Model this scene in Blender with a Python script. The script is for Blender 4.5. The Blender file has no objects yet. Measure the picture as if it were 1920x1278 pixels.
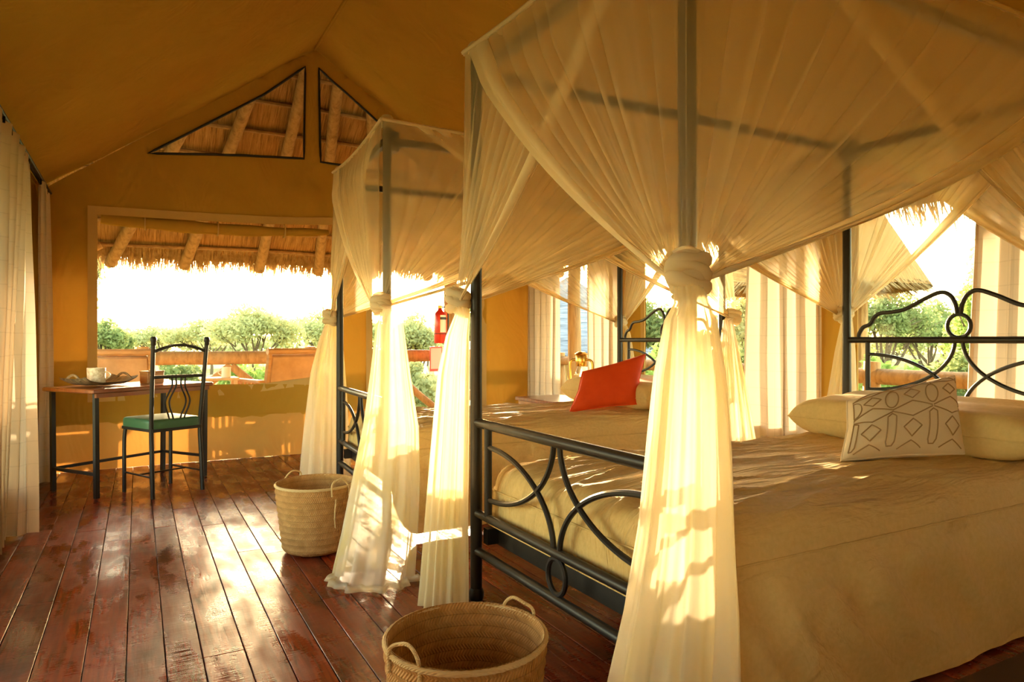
import bpy, math, random
import numpy as np
from mathutils import Vector, Matrix, noise, geometry
R = random.Random(7)
PI = math.pi
sc = bpy.context.scene
col = sc.collection

# ------------------------------------------------------------------ camera, sky, sun, exposure
FPX, HX, HY, EYE = 1280.0, 960.0, 637.0, 1.0          # focal length in pixels of the 1920x1278 frame
YAW = math.atan(702 / FPX)
fw = (math.sin(YAW), math.cos(YAW)); rt = (math.cos(YAW), -math.sin(YAW))
cd = bpy.data.cameras.new('camera'); cam = bpy.data.objects.new('camera', cd); col.objects.link(cam)
cam.location = (0, 0, EYE); cam.rotation_euler = (PI/2, 0, -YAW)
cd.sensor_width = 36; cd.lens = FPX / 1920 * 36; cd.shift_y = (HY - 639) / 1920
cd.clip_start = .02; cd.clip_end = 500
sc.camera = cam
SUN = Vector((.361, .9425, .098)).normalized()
w = bpy.data.worlds.new('sky'); sc.world = w; w.use_nodes = True
nt = w.node_tree; nt.nodes.clear()
wo = nt.nodes.new('ShaderNodeOutputWorld'); bg = nt.nodes.new('ShaderNodeBackground')
sk = nt.nodes.new('ShaderNodeTexSky'); sk.sky_type = 'NISHITA'; sk.sun_disc = False
sk.sun_elevation = math.radians(9); sk.sun_rotation = math.atan2(SUN.x, SUN.y); sk.altitude = 900
sk.air_density = 1.0; sk.dust_density = 2.2; sk.ozone_density = 1.0
wm = nt.nodes.new('ShaderNodeMix'); wm.data_type = 'RGBA'; wm.blend_type = 'MULTIPLY'; wm.inputs[0].default_value = 1
wm.inputs[7].default_value = (1.0, .86, .60, 1)          # golden-hour haze, even over the whole sky
nt.links.new(sk.outputs[0], wm.inputs[6]); nt.links.new(wm.outputs[2], bg.inputs[0]); nt.links.new(bg.outputs[0], wo.inputs[0])
bg.inputs[1].default_value = 1.0; w.cycles.sampling_method = 'NONE'
sl = bpy.data.lights.new('sun', 'SUN'); so = bpy.data.objects.new('sun', sl); col.objects.link(so)
so.location = (6, 20, 6); so.rotation_euler = SUN.to_track_quat('Z', 'Y').to_euler()
sl.energy = 9.0; sl.color = (1.0, .80, .52); sl.angle = .012
vs = sc.view_settings
vs.view_transform = 'Standard'; vs.look = 'None'; vs.gamma = 1; vs.use_curve_mapping = False
vs.exposure = 1.8
cy = sc.cycles
cy.use_denoising = True; cy.max_bounces = 10; cy.diffuse_bounces = 6; cy.transmission_bounces = 8
cy.transparent_max_bounces = 28; cy.adaptive_threshold = .02; cy.glossy_bounces = 4; cy.sample_clamp_indirect = 6
cy.caustics_reflective = False; cy.caustics_refractive = False

# ------------------------------------------------------------------ pixel helpers: direction, then a plane gives the distance
def ray(x, y):
    u = (x - HX) / FPX
    return Vector((fw[0] + u*rt[0], fw[1] + u*rt[1], (HY - y) / FPX))
def onz(x, y, z=0.): d = ray(x, y); t = (z - EYE) / d.z; return Vector((d.x*t, d.y*t, z))
def onx(x, y, X): d = ray(x, y); t = X / d.x; return Vector((X, d.y*t, EYE + d.z*t))
def ony(x, y, Y): d = ray(x, y); t = Y / d.y; return Vector((d.x*t, Y, EYE + d.z*t))
def ond(x, y, D): return Vector((0, 0, EYE)) + ray(x, y) * D

# ------------------------------------------------------------------ materials
MATS = {}
class NB:
    def __init__(s, name):
        s.m = bpy.data.materials.new(name); s.m.use_nodes = True; s.t = s.m.node_tree; s.t.nodes.clear()
        s.out = s.n('OutputMaterial'); MATS[name] = s.m
    def n(s, t, **kw):
        nd = s.t.nodes.new('ShaderNode' + t)
        for k, v in kw.items(): setattr(nd, k, v)
        return nd
    def l(s, a, b): s.t.links.new(a, b)
    def noise(s, scale=(1,1,1), sc_=5, det=4, rough=.6, obj=True, dist=0):
        tc = s.n('TexCoord'); mp = s.n('Mapping'); nz = s.n('TexNoise')
        s.l(tc.outputs['Object' if obj else 'Generated'], mp.inputs[0]); s.l(mp.outputs[0], nz.inputs['Vector'])
        mp.inputs['Scale'].default_value = scale
        nz.inputs['Scale'].default_value = sc_; nz.inputs['Detail'].default_value = det
        nz.inputs['Roughness'].default_value = rough; nz.inputs['Distortion'].default_value = dist
        return nz.outputs['Fac']
    def wave(s, scale=(1,1,1), sc_=5, dist=0, axis='X', prof='SIN'):
        tc = s.n('TexCoord'); mp = s.n('Mapping'); nz = s.n('TexWave', bands_direction=axis, wave_profile=prof)
        s.l(tc.outputs['Object'], mp.inputs[0]); s.l(mp.outputs[0], nz.inputs['Vector'])
        mp.inputs['Scale'].default_value = scale
        nz.inputs['Scale'].default_value = sc_; nz.inputs['Distortion'].default_value = dist
        return nz.outputs['Fac']
    def ramp(s, fac, stops):
        r = s.n('ValToRGB'); e = r.color_ramp.elements
        while len(e) < len(stops): e.new(.5)
        for el, (p, c) in zip(e, stops):
            el.position = p; el.color = (*c, 1) if len(c) == 3 else c
        s.l(fac, r.inputs[0]); return r.outputs[0]
    def fr(s, fac, a, b, lo=0., hi=1.):
        r = s.n('MapRange'); s.l(fac, r.inputs[0])
        for i, v in enumerate((lo, hi, a, b)): r.inputs[i+1].default_value = v
        return r.outputs[0]
    def math(s, op, a, b=None):
        r = s.n('Math', operation=op)
        for i, v in enumerate((a, b)):
            if v is None: continue
            if isinstance(v, (int, float)): r.inputs[i].default_value = v
            else: s.l(v, r.inputs[i])
        return r.outputs[0]
    def mixc(s, f, a, b, mode='MIX'):
        r = s.n('Mix', data_type='RGBA', blend_type=mode)
        for i, v in ((0, f), (6, a), (7, b)):
            if isinstance(v, (int, float)): r.inputs[i].default_value = v
            elif isinstance(v, tuple): r.inputs[i].default_value = (*v, 1)
            else: s.l(v, r.inputs[i])
        return r.outputs[2]
    def bump(s, h, st=.3, d=.01, prev=None):
        b = s.n('Bump'); b.inputs['Strength'].default_value = st; b.inputs['Distance'].default_value = d
        s.l(h, b.inputs['Height'])
        if prev: s.l(prev, b.inputs['Normal'])
        return b.outputs[0]
    def setc(s, sock, v):
        if isinstance(v, tuple): sock.default_value = (*v, 1) if len(v) == 3 else v
        elif isinstance(v, (int, float)): sock.default_value = v
        else: s.l(v, sock)
    def bsdf(s, c, rough=.6, metal=0, normal=None, coat=0, coatr=.1, spec=.5, **kw):
        b = s.n('BsdfPrincipled'); s.setc(b.inputs['Base Color'], c); s.setc(b.inputs['Roughness'], rough)
        s.setc(b.inputs['Metallic'], metal); s.setc(b.inputs['Coat Weight'], coat); s.setc(b.inputs['Coat Roughness'], coatr)
        s.setc(b.inputs['Specular IOR Level'], spec)
        if normal: s.l(normal, b.inputs['Normal']); 
        return b.outputs[0]
    def cloth(s, c, tl=.4, normal=None, tc=None):
        d = s.n('BsdfDiffuse'); t = s.n('BsdfTranslucent'); s.setc(d.inputs[0], c); s.setc(t.inputs[0], tc or c)
        if normal: s.l(normal, d.inputs['Normal']); s.l(normal, t.inputs['Normal'])
        return s.mix(tl, d.outputs[0], t.outputs[0])
    def mix(s, f, a, b):
        x = s.n('MixShader'); s.setc(x.inputs[0], f); s.l(a, x.inputs[1]); s.l(b, x.inputs[2]); return x.outputs[0]
    def end(s, sh): s.l(sh, s.out.inputs[0]); return s.m

def mk():
    b = NB('canvas')                                             # ochre tent canvas: lets a little sun through
    n1 = b.noise(sc_=2.2, det=5); n2 = b.noise(sc_=260, det=1)
    c = b.ramp(n1, [(.25, (.44, .262, .040)), (.75, (.51, .308, .054))])
    nm = b.bump(n2, .15, .002, b.bump(b.noise(scale=(1, 1, .5), sc_=2.6, det=3, dist=1.0), .6, .06))
    b.end(b.cloth(c, .028, nm, (.66, .27, .03)))
    b = NB('thin_canvas')                                        # lighter single-layer cloth at the foot of the end wall
    c = b.ramp(b.noise(sc_=2.2, det=5), [(.25, (.50, .33, .10)), (.75, (.58, .38, .12))])
    b.end(b.cloth(c, .11, b.bump(b.noise(scale=(1, 1, .5), sc_=2.6, det=3, dist=1.0), .6, .06), (.80, .32, .06)))
    b = NB('canvas_border')
    c = b.ramp(b.noise(sc_=3), [(.3, (.58, .39, .14)), (.7, (.64, .44, .165))])
    b.end(b.cloth(c, .05, b.bump(b.noise(sc_=220, det=1), .15, .002)))
    b = NB('piping'); b.end(b.bsdf((.012, .01, .008), .6))
    b = NB('sheer')                                              # thin net cloth
    t = b.n('BsdfTransparent'); t.inputs[0].default_value = (1, .98, .93, 1)
    b.end(b.mix(.34, t.outputs[0], b.cloth((.92, .80, .55), .5)))
    b = NB('sheer_tail')
    t = b.n('BsdfTransparent'); t.inputs[0].default_value = (1, .98, .93, 1)
    c = b.ramp(b.noise(scale=(3, 3, .6), sc_=2), [(.42, (.93, .84, .66)), (.66, (.93, .80, .42))])
    b.end(b.mix(.68, t.outputs[0], b.cloth(c, .5)))
    b = NB('hem'); b.end(b.cloth((.92, .80, .54), .45))
    b = NB('curtain')                                            # off-white voile with a faint woven check
    tc = b.n('TexCoord'); sep = b.n('SeparateXYZ'); b.l(tc.outputs['UV'], sep.inputs[0])
    def line(o, k):
        f = b.math('FRACT', b.math('MULTIPLY', o, k)); return b.math('LESS_THAN', f, .05)
    g = b.math('MAXIMUM', line(sep.outputs[0], 14), line(sep.outputs[1], 18))
    c = b.mixc(b.math('MULTIPLY', g, .22), (.68, .565, .425), (.40, .31, .21))
    b.end(b.cloth(c, .20, b.bump(b.noise(sc_=300, det=1), .1, .001)))
    b = NB('bedspread')
    n = b.noise(scale=(.8, 3.6, 1.2), sc_=2.6, det=4, rough=.5, dist=.9)
    n2 = b.noise(scale=(1.2, 9, 2), sc_=4, det=3, rough=.5, dist=1.1)
    c = b.ramp(b.noise(sc_=60, det=2), [(.3, (.63, .43, .155)), (.7, (.69, .48, .185))])
    nm = b.bump(n2, .8, .012, b.bump(n, 1.0, .04))
    b.end(b.bsdf(c, .75, normal=nm, spec=.25))
    b = NB('linen')
    c = b.ramp(b.noise(sc_=50, det=2), [(.3, (.60, .41, .145)), (.7, (.66, .455, .17))])
    b.end(b.bsdf(c, .75, normal=b.bump(b.noise(sc_=9, det=5, dist=.6), .4, .015), spec=.25))
    b = NB('orange_velvet')
    c = b.ramp(b.noise(sc_=6, det=4), [(.3, (.58, .05, .004)), (.7, (.68, .075, .008))])
    b.end(b.bsdf(c, .7, normal=b.bump(b.noise(sc_=12, det=4), .25, .01), spec=.2))
    b = NB('cream_cloth'); b.end(b.bsdf((.74, .60, .39), .8, normal=b.bump(b.noise(sc_=14, det=5), .3, .01), spec=.2))
    b = NB('embroidery'); b.end(b.bsdf((.36, .22, .085), .6))
    b = NB('black_iron')
    b.end(b.bsdf((.018, .015, .013), b.fr(b.noise(sc_=30), .32, .5), .3, b.bump(b.noise(sc_=120), .1, .002), spec=.5))
    b = NB('plank')                                              # red polished boards: worn varnish, saw marks
    oi = b.n('ObjectInfo'); tc = b.n('TexCoord'); ad = b.n('VectorMath', operation='ADD'); mu = b.n('VectorMath', operation='SCALE')
    cb = b.n('CombineXYZ'); b.l(oi.outputs['Random'], cb.inputs[0]); b.l(oi.outputs['Random'], cb.inputs[1]); b.l(cb.outputs[0], mu.inputs[0]); mu.inputs['Scale'].default_value = 37
    b.l(tc.outputs['Object'], ad.inputs[0]); b.l(mu.outputs[0], ad.inputs[1])
    def nz(scale, s_, det=4, dist=0):
        mp = b.n('Mapping'); mp.inputs['Scale'].default_value = scale; z = b.n('TexNoise'); b.l(ad.outputs[0], mp.inputs[0]); b.l(mp.outputs[0], z.inputs['Vector'])
        z.inputs['Scale'].default_value = s_; z.inputs['Detail'].default_value = det; z.inputs['Distortion'].default_value = dist; return z.outputs['Fac']
    grain = nz((14, .8, 1), 5, 5, .6); patch = nz((3, 1, 1), 3.2, 5); saw = nz((2, 60, 1), 3, 2)
    c = b.ramp(grain, [(.22, (.06, .007, .002)), (.5, (.22, .022, .004)), (.78, (.36, .050, .009))])
    c = b.mixc(b.fr(patch, 0, .75, .5, .72), c, (.24, .055, .012))
    c = b.mixc(b.math('MULTIPLY', oi.outputs['Random'], .6), c, (.075, .012, .005))
    c = b.mixc(b.fr(nz((5, 1.2, 1), 1.7, 6, .8), 0, .8, .54, .70), c, (.035, .010, .005))
    ro = b.math('ADD', b.fr(patch, .09, .52, .35, .70), b.fr(saw, 0, .12, .4, .7))
    nm = b.bump(patch, .35, .010, b.bump(saw, .22, .0025, b.bump(grain, .2, .003)))
    b.end(b.bsdf(c, ro, normal=nm, spec=.45, coat=.10, coatr=.12))
    b = NB('joint'); b.end(b.bsdf((.22, .12, .04), .9))
    b = NB('deck_board'); b.end(b.bsdf(b.ramp(b.noise(scale=(.5, 6, 1), sc_=6), [(.3, (.20, .12, .06)), (.7, (.33, .21, .11))]), .7))
    b = NB('basket')                                             # plaited palm leaf
    tc = b.n('TexCoord'); sep = b.n('SeparateXYZ'); b.l(tc.outputs['UV'], sep.inputs[0])
    row = b.math('MULTIPLY', sep.outputs[1], 11.); fr_ = b.math('FRACT', row)
    tri = b.math('ABSOLUTE', b.math('SUBTRACT', fr_, .5))
    chev = b.math('FRACT', b.math('ADD', b.math('MULTIPLY', sep.outputs[0], 130), b.math('MULTIPLY', tri, 2.2)))
    h = b.math('SUBTRACT', b.fr(b.math('ABSOLUTE', b.math('SUBTRACT', chev, .5)), 1, 0, 0, .5), b.math('GREATER_THAN', tri, .46))
    c = b.ramp(b.noise(sc_=26, det=4), [(.25, (.36, .175, .05)), (.75, (.56, .31, .105))])
    c = b.mixc(b.fr(h, .55, 0, -.6, .5), c, (.14, .075, .025))
    b.end(b.bsdf(c, .75, normal=b.bump(h, .6, .004), spec=.25))
    b = NB('rope'); b.end(b.bsdf((.62, .45, .22), .85, normal=b.bump(b.wave(sc_=90, axis='DIAGONAL'), .5, .003), spec=.2))
    b = NB('desk_wood')
    c = b.ramp(b.noise(scale=(1, 9, 1), sc_=5), [(.3, (.15, .032, .008)), (.7, (.26, .065, .016))])
    b.end(b.bsdf(c, .28, coat=.5, coatr=.12))
    b = NB('box_wood'); b.end(b.bsdf(b.ramp(b.noise(scale=(1, 1, 6), sc_=7), [(.3, (.30, .13, .03)), (.7, (.42, .20, .06))]), .45))
    b = NB('green_vinyl'); b.end(b.bsdf((.035, .105, .045), .42, normal=b.bump(b.noise(sc_=150), .2, .002)))
    b = NB('pole_wood')                                          # peeled, weathered gum poles
    n = b.noise(scale=(6, 6, 1), sc_=4, det=5, dist=.4)
    b.end(b.bsdf(b.ramp(n, [(.25, (.22, .115, .038)), (.5, (.40, .225, .08)), (.75, (.50, .30, .12))]), .75, normal=b.bump(n, .4, .01)))
    b = NB('batten_wood'); n = b.noise(sc_=9, det=4)
    b.end(b.bsdf(b.ramp(n, [(.3, (.20, .10, .035)), (.7, (.42, .24, .09))]), .8))
    b = NB('thatch')
    n = b.noise(scale=(30, 1.6, 1.6), sc_=2.2, det=4, dist=.3); n2 = b.noise(sc_=2.5, det=3)
    c = b.mixc(b.fr(n2, 0, .5, .4, .7), b.ramp(n, [(.28, (.15, .075, .022)), (.5, (.40, .21, .065)), (.72, (.58, .34, .12))]), (.40, .22, .07))
    b.end(b.bsdf(c, .85, normal=b.bump(n, .9, .03), spec=.15))
    b = NB('straw'); oi = b.noise(sc_=14)
    b.end(b.cloth(b.ramp(oi, [(.3, (.30, .18, .07)), (.7, (.58, .40, .18))]), .3))
    b = NB('grey_thatch')
    n = b.noise(scale=(.6, .6, 14), sc_=2.2, det=4, dist=.5)
    b.end(b.bsdf(b.ramp(n, [(.3, (.10, .105, .12)), (.7, (.40, .41, .45))]), .9, normal=b.bump(n, .8, .05), spec=.1))
    b = NB('pane')                                               # clear vinyl in the window openings
    t = b.n('BsdfTransparent'); t.inputs[0].default_value = (.97, .97, .95, 1); g = b.n('BsdfGlossy'); g.inputs['Roughness'].default_value = .08
    b.end(b.mix(b.fr(b.noise(sc_=2.5, det=3, dist=1.), .0, .05, .4, .8), t.outputs[0], g.outputs[0]))
    b = NB('brass'); b.end(b.bsdf((.78, .50, .12), b.fr(b.noise(sc_=20), .16, .32), 1))
    b = NB('glass_globe')
    t = b.n('BsdfTransparent'); t.inputs[0].default_value = (.97, .95, .9, 1); g = b.n('BsdfGlossy'); g.inputs['Roughness'].default_value = .04
    b.end(b.mix(.12, t.outputs[0], g.outputs[0]))
    b = NB('lamp_bulb'); e = b.n('Emission'); e.inputs[0].default_value = (1, .78, .38, 1); e.inputs[1].default_value = 7.; b.end(e.outputs[0])
    b = NB('ceramic'); b.end(b.bsdf((.80, .76, .70), .3, coat=.3))
    b = NB('beaten_cup'); b.end(b.bsdf(b.ramp(b.noise(sc_=40, det=3), [(.3, (.45, .33, .17)), (.7, (.85, .76, .58))]), .45, normal=b.bump(b.noise(sc_=45), .5, .006)))
    b = NB('bark_tray'); n = b.noise(scale=(2, 12, 2), sc_=9, det=4)
    b.end(b.bsdf(b.ramp(n, [(.3, (.12, .07, .03)), (.7, (.36, .24, .12))]), .7, normal=b.bump(n, .5, .006)))
    b = NB('red_paint'); b.end(b.bsdf((.55, .02, .01), .35, coat=.4))
    b = NB('label_paper'); b.end(b.bsdf((.78, .74, .66), .6))
    b = NB('black_rubber'); b.end(b.bsdf((.02, .02, .02), .5))
    b = NB('sign_pink'); b.end(b.bsdf((.75, .45, .40), .5))
    b = NB('leather_tan'); b.end(b.bsdf(b.ramp(b.noise(sc_=8), [(.3, (.36, .20, .10)), (.7, (.48, .29, .16))]), .55))
    b = NB('chair_wood'); b.end(b.bsdf(b.ramp(b.noise(scale=(1, 1, 5), sc_=8), [(.3, (.34, .17, .07)), (.7, (.48, .27, .12))]), .55))
    b = NB('table_paint'); b.end(b.bsdf((.62, .46, .30), .55))
    b = NB('rug'); n = b.wave(scale=(1, 1, 1), sc_=120, axis='X'); n2 = b.wave(sc_=120, axis='Y')
    h = b.math('MULTIPLY', n, n2)
    b.end(b.bsdf(b.mixc(h, (.08, .045, .022), (.20, .125, .06)), .95, normal=b.bump(h, .5, .004), spec=.1))
    for nm_, a_, b_ in (('leaf_hazed', (.40, .40, .17), (.56, .54, .27)), ('leaf_mid', (.21, .26, .09), (.34, .38, .16)), ('leaf_bright', (.30, .42, .10), (.48, .57, .19))):  # the palest leaf tone has haze and sun glare mixed into its colour
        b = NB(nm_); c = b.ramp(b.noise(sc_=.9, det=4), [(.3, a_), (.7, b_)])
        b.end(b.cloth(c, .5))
    b = NB('bark'); n = b.noise(scale=(6, 6, 1), sc_=3); b.end(b.bsdf(b.ramp(n, [(.3, (.07, .045, .025)), (.7, (.17, .12, .07))]), .9, normal=b.bump(n, .6, .03)))
    b = NB('savanna'); n = b.noise(sc_=.25, det=8)
    b.end(b.bsdf(b.ramp(n, [(.3, (.10, .13, .04)), (.5, (.19, .20, .07)), (.75, (.34, .29, .13))]), .95, normal=b.bump(b.noise(sc_=6, det=6), .8, .2), spec=.1))
    b = NB('hut_canvas'); b.end(b.bsdf((.30, .20, .09), .9))
mk()
M = MATS

# ------------------------------------------------------------------ mesh helpers
class MB:
    """collects verts and faces of ONE mesh"""
    def __init__(s): s.v = []; s.f = []; s.uv = None
    def grid(s, P, nu, nv, closed_u=False):                       # P[j*nu+i]
        o = len(s.v); s.v += [tuple(p) for p in P]
        for j in range(nv-1):
            for i in range(nu if closed_u else nu-1):
                a = o+j*nu+i; b = o+j*nu+(i+1) % nu; s.f.append((a, b, b+nu, a+nu))
        return s
    def box(s, c, sz, rot=None, bev=0):
        o = len(s.v); x, y, z = (d/2 for d in sz); c = Vector(c)
        if bev:
            b = min(bev, x*.9, y*.9, z*.9); P = []
            for zz, i in ((-z, b), (-z+b, 0), (z-b, 0), (z, b)):
                X, Y = x-i, y-i
                for px, py in ((-X+b, -Y), (X-b, -Y), (X, -Y+b), (X, Y-b), (X-b, Y), (-X+b, Y), (-X, Y-b), (-X, -Y+b)): P.append(Vector((px, py, zz)))
            if rot: P = [rot @ p for p in P]
            s.v += [tuple(c+p) for p in P]
            for j in range(3):
                for i in range(8): a = o+j*8+i; q = o+j*8+(i+1) % 8; s.f.append((a, q, q+8, a+8))
            s.f.append(tuple(o+i for i in reversed(range(8)))); s.f.append(tuple(o+24+i for i in range(8)))
            return s
        P = [Vector((a, b, d)) for d in (-z, z) for b in (-y, y) for a in (-x, x)]
        if rot: P = [rot @ p for p in P]
        s.v += [tuple(c+p) for p in P]
        for q in ((0,2,3,1), (4,5,7,6), (0,1,5,4), (1,3,7,5), (3,2,6,7), (2,0,4,6)): s.f.append(tuple(o+i for i in q))
        return s
    def tube(s, pts, r, n=8, cap=True, closed=False, sq=None):
        pts = [Vector(p) for p in pts]; m = len(pts); o = len(s.v)
        rs = r if isinstance(r, (list, tuple)) else [r]*m
        t0 = (pts[1]-pts[0]).normalized(); up = Vector((0, 0, 1)) if abs(t0.z) < .9 else Vector((1, 0, 0))
        nrm = (up - t0*up.dot(t0)).normalized()
        for i, p in enumerate(pts):
            if closed: t = (pts[(i+1) % m]-pts[i-1]).normalized()
            else: t = (pts[min(i+1, m-1)]-pts[max(i-1, 0)]).normalized()
            nrm = (nrm - t*nrm.dot(t)).normalized(); bi = t.cross(nrm)
            for k in range(n):
                a = 2*PI*(k+.5)/n; s.v.append(tuple(p + (nrm*math.cos(a)+bi*math.sin(a))*rs[i]))
        for j in range(m if closed else m-1):
            for k in range(n):
                a = o+j*n+k; b = o+j*n+(k+1) % n; c2 = o+((j+1) % m)*n+(k+1) % n; d = o+((j+1) % m)*n+k; s.f.append((a, b, c2, d))
        if cap and not closed:
            s.f.append(tuple(o+k for k in reversed(range(n)))); s.f.append(tuple(o+(m-1)*n+k for k in range(n)))
        return s
    def lathe(s, prof, n=24, c=(0, 0, 0), cap=True):
        o = len(s.v)
        for r, z in prof:
            for k in range(n): a = 2*PI*k/n; s.v.append((c[0]+r*math.cos(a), c[1]+r*math.sin(a), c[2]+z))
        for j in range(len(prof)-1):
            for k in range(n): a = o+j*n+k; b = o+j*n+(k+1) % n; s.f.append((a, b, b+n, a+n))
        if cap:
            s.f.append(tuple(o+k for k in reversed(range(n)))); s.f.append(tuple(o+(len(prof)-1)*n+k for k in range(n)))
        return s
    def build(s, name, mat, parent=None, smooth=True, loc=None, uv=None, ang=40):
        me = bpy.data.meshes.new(name); me.from_pydata(s.v, [], s.f); me.materials.append(M[mat])
        if uv is not None:
            l = me.uv_layers.new(name='UVMap'); idx = np.empty(len(me.loops), np.int32); me.loops.foreach_get('vertex_index', idx)
            l.data.foreach_set('uv', np.asarray(uv, np.float32)[idx].ravel())
        if smooth:
            me.polygons.foreach_set('use_smooth', [True]*len(me.polygons))
            if ang < 180: me.set_sharp_from_angle(angle=math.radians(ang))
        me.update()
        o = bpy.data.objects.new(name, me); col.objects.link(o)
        if parent: o.parent = parent
        if loc is not None: o.location = loc
        return o
def thing(name, label, cat, loc=(0,0,0), rz=0, group=None):
    o = bpy.data.objects.new(name, None); col.objects.link(o); o.location = loc; o.rotation_euler = (0, 0, rz)
    o.empty_display_size = .1
    return tag(o, label, cat, group)
def tag(o, label, cat, group=None, kind=None):
    o['label'] = label; o['category'] = cat
    if group: o['group'] = group
    if kind: o['kind'] = kind
    return o
def struct(o, label=None):
    o['kind'] = 'structure'
    if label: o['label'] = label
    return o
def dup(o, parent=None):
    c = o.copy(); col.objects.link(c); c.parent = parent
    for ch in list(o.children): dup(ch, c)
    return c
def arc(fn, n): return [fn(i/(n-1)) for i in range(n)]
def smooth_pts(P, n=6):                                            # Catmull-Rom
    P = [Vector(p) for p in P]; Q = [P[0]*2-P[1]] + P + [P[-1]*2-P[-2]]; out = []
    for i in range(1, len(Q)-2):
        for k in range(n):
            t = k/n; a, b, c, d = Q[i-1:i+3]
            out.append(.5*((2*b)+(c-a)*t+(2*a-5*b+4*c-d)*t*t+(3*b-a-3*c+d)*t**3))
    return out + [P[-1]]
def nz3(x, y, z, s=1.): return noise.noise(Vector((x*s, y*s, z*s)))

# ------------------------------------------------------------------ the tent: floor, canvas walls, roof
XL, XR, YE, YB = -.62, 3.60, 6.158, -1.7
RX, RZ, EZ = 1.38, 3.58, 2.13
fl = struct(MB().box(((XL+XR)/2, (YE+YB)/2, -.055), (XR-XL+.1, YE-YB, .05)).build('floor', 'joint', smooth=False), 'dark red polished board floor of the tent')
x = -.146 - .115*4 - .02; k = 0; xs = [x]
base = [-.146, -.031, .077, .181, .304, .414]
while xs[-1] < base[0]-.05: xs.append(xs[-1]+.115)
xs = xs[:-1] + base
while xs[-1] < XR+.02: xs.append(xs[-1] + R.uniform(.10, .122))
for a, b in zip(xs, xs[1:]):
    y = YB
    while y < YE-.01:
        y2 = min(YE, y + R.uniform(1.7, 3.4))
        if YE-y2 < .5: y2 = YE
        m = MB().box((0, 0, 0), (b-a-.003, y2-y-.003, .03), bev=.0016)
        p = m.build('plank', 'plank', fl, smooth=False); p.location = ((a+b)/2, (y+y2)/2, -.015+R.uniform(-.0012, 0)); p.rotation_euler = (0, R.uniform(-.006, .006), 0)
        y = y2

def cdt_sheet(outline, holes, step, to3d, name, mat, parent=None):
    """flat canvas panel with holes, meshed finely so that it can sag"""
    def dens(poly):
        out = []
        for (ax, ay), (bx, by) in zip(poly, poly[1:]+poly[:1]):
            n = max(1, int(math.hypot(bx-ax, by-ay)/step))
            out += [(ax+(bx-ax)*i/n, ay+(by-ay)*i/n) for i in range(n)]
        return out
    def inside(p, poly):
        c = False
        for (ax, ay), (bx, by) in zip(poly, poly[1:]+poly[:1]):
            if (ay > p[1]) != (by > p[1]) and p[0] < (bx-ax)*(p[1]-ay)/(by-ay)+ax: c = not c
        return c
    O = dens(outline); Hs = [dens(h) for h in holes]
    V = list(O); E = [(i, (i+1) % len(O)) for i in range(len(O))]
    for h in Hs:
        o = len(V); V += h; E += [(o+i, o+(i+1) % len(h)) for i in range(len(h))]
    x0 = min(p[0] for p in O); x1 = max(p[0] for p in O); y0 = min(p[1] for p in O); y1 = max(p[1] for p in O)
    for i in range(1, int((x1-x0)/step)):
        for j in range(1, int((y1-y0)/step)):
            p = (x0+i*step+R.uniform(-.2, .2)*step, y0+j*step+R.uniform(-.2, .2)*step)
            if inside(p, outline) and not any(inside(p, h) for h in holes): V.append(p)
    vo, _, fo, _, _, _ = geometry.delaunay_2d_cdt([Vector(v) for v in V], E, [], 0, 1e-5)
    F = []
    for f in fo:
        c = (sum(vo[i].x for i in f)/len(f), sum(vo[i].y for i in f)/len(f))
        if inside(c, outline) and not any(inside(c, h) for h in holes): F.append(tuple(f))
    m = MB(); m.v = [tuple(to3d(v.x, v.y)) for v in vo]; m.f = F
    return m.build(name, mat, parent, ang=180)

def roofz(x): return EZ+(RZ-EZ)*((x-XL)/(RX-XL) if x < RX else (XR-x)/(XR-RX))
WIN = [(-.271, .588), (.25, .592), (.55, .60), (.95, .628), (1.2, .655), (1.53, .69), (1.53, 2.03), (1.1, 2.0), (.6, 1.985), (.2, 1.975), (-.271, 1.965)]
DOOR = [(1.90, .001), (3.02, .001), (3.02, 2.02), (1.90, 2.02)]
V1 = [(.074, 2.482), (.5, 2.53), (1.05, 2.585), (1.286, 2.598), (1.291, 3.399), (.95, 3.10), (.5, 2.775)]
V2 = [(1.43, 2.584), (1.8, 2.57), (2.64, 2.47), (2.2, 2.79), (1.949, 3.02), (1.411, 3.407)]
def wall_pt(x, z):
    s = .03*nz3(x*1.3, z*1.1, 3) + .012*nz3(x*5, z*4, 7)
    s *= min(1, z*2.5+.1)
    if z < .58: s += .02*math.sin(x*3+z*9)*(.58-z)
    if 2.0 < z < 2.62: s += .014*math.sin(7*x+12*z)*(.3-abs(z-2.3))/.3
    return (x, YE+s, z)
wf = struct(cdt_sheet([(XL, 0), (XR, 0), (XR, EZ), (RX, RZ), (XL, EZ)], [WIN, DOOR, V1, V2], .07, wall_pt, 'wall_end', 'canvas'), 'ochre canvas end wall with window opening and two gable vents')
wf.data.materials.append(M['thin_canvas'])
for p_ in wf.data.polygons:
    if p_.center.z < .37 and p_.center.x < 1.9: p_.material_index = 1
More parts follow.
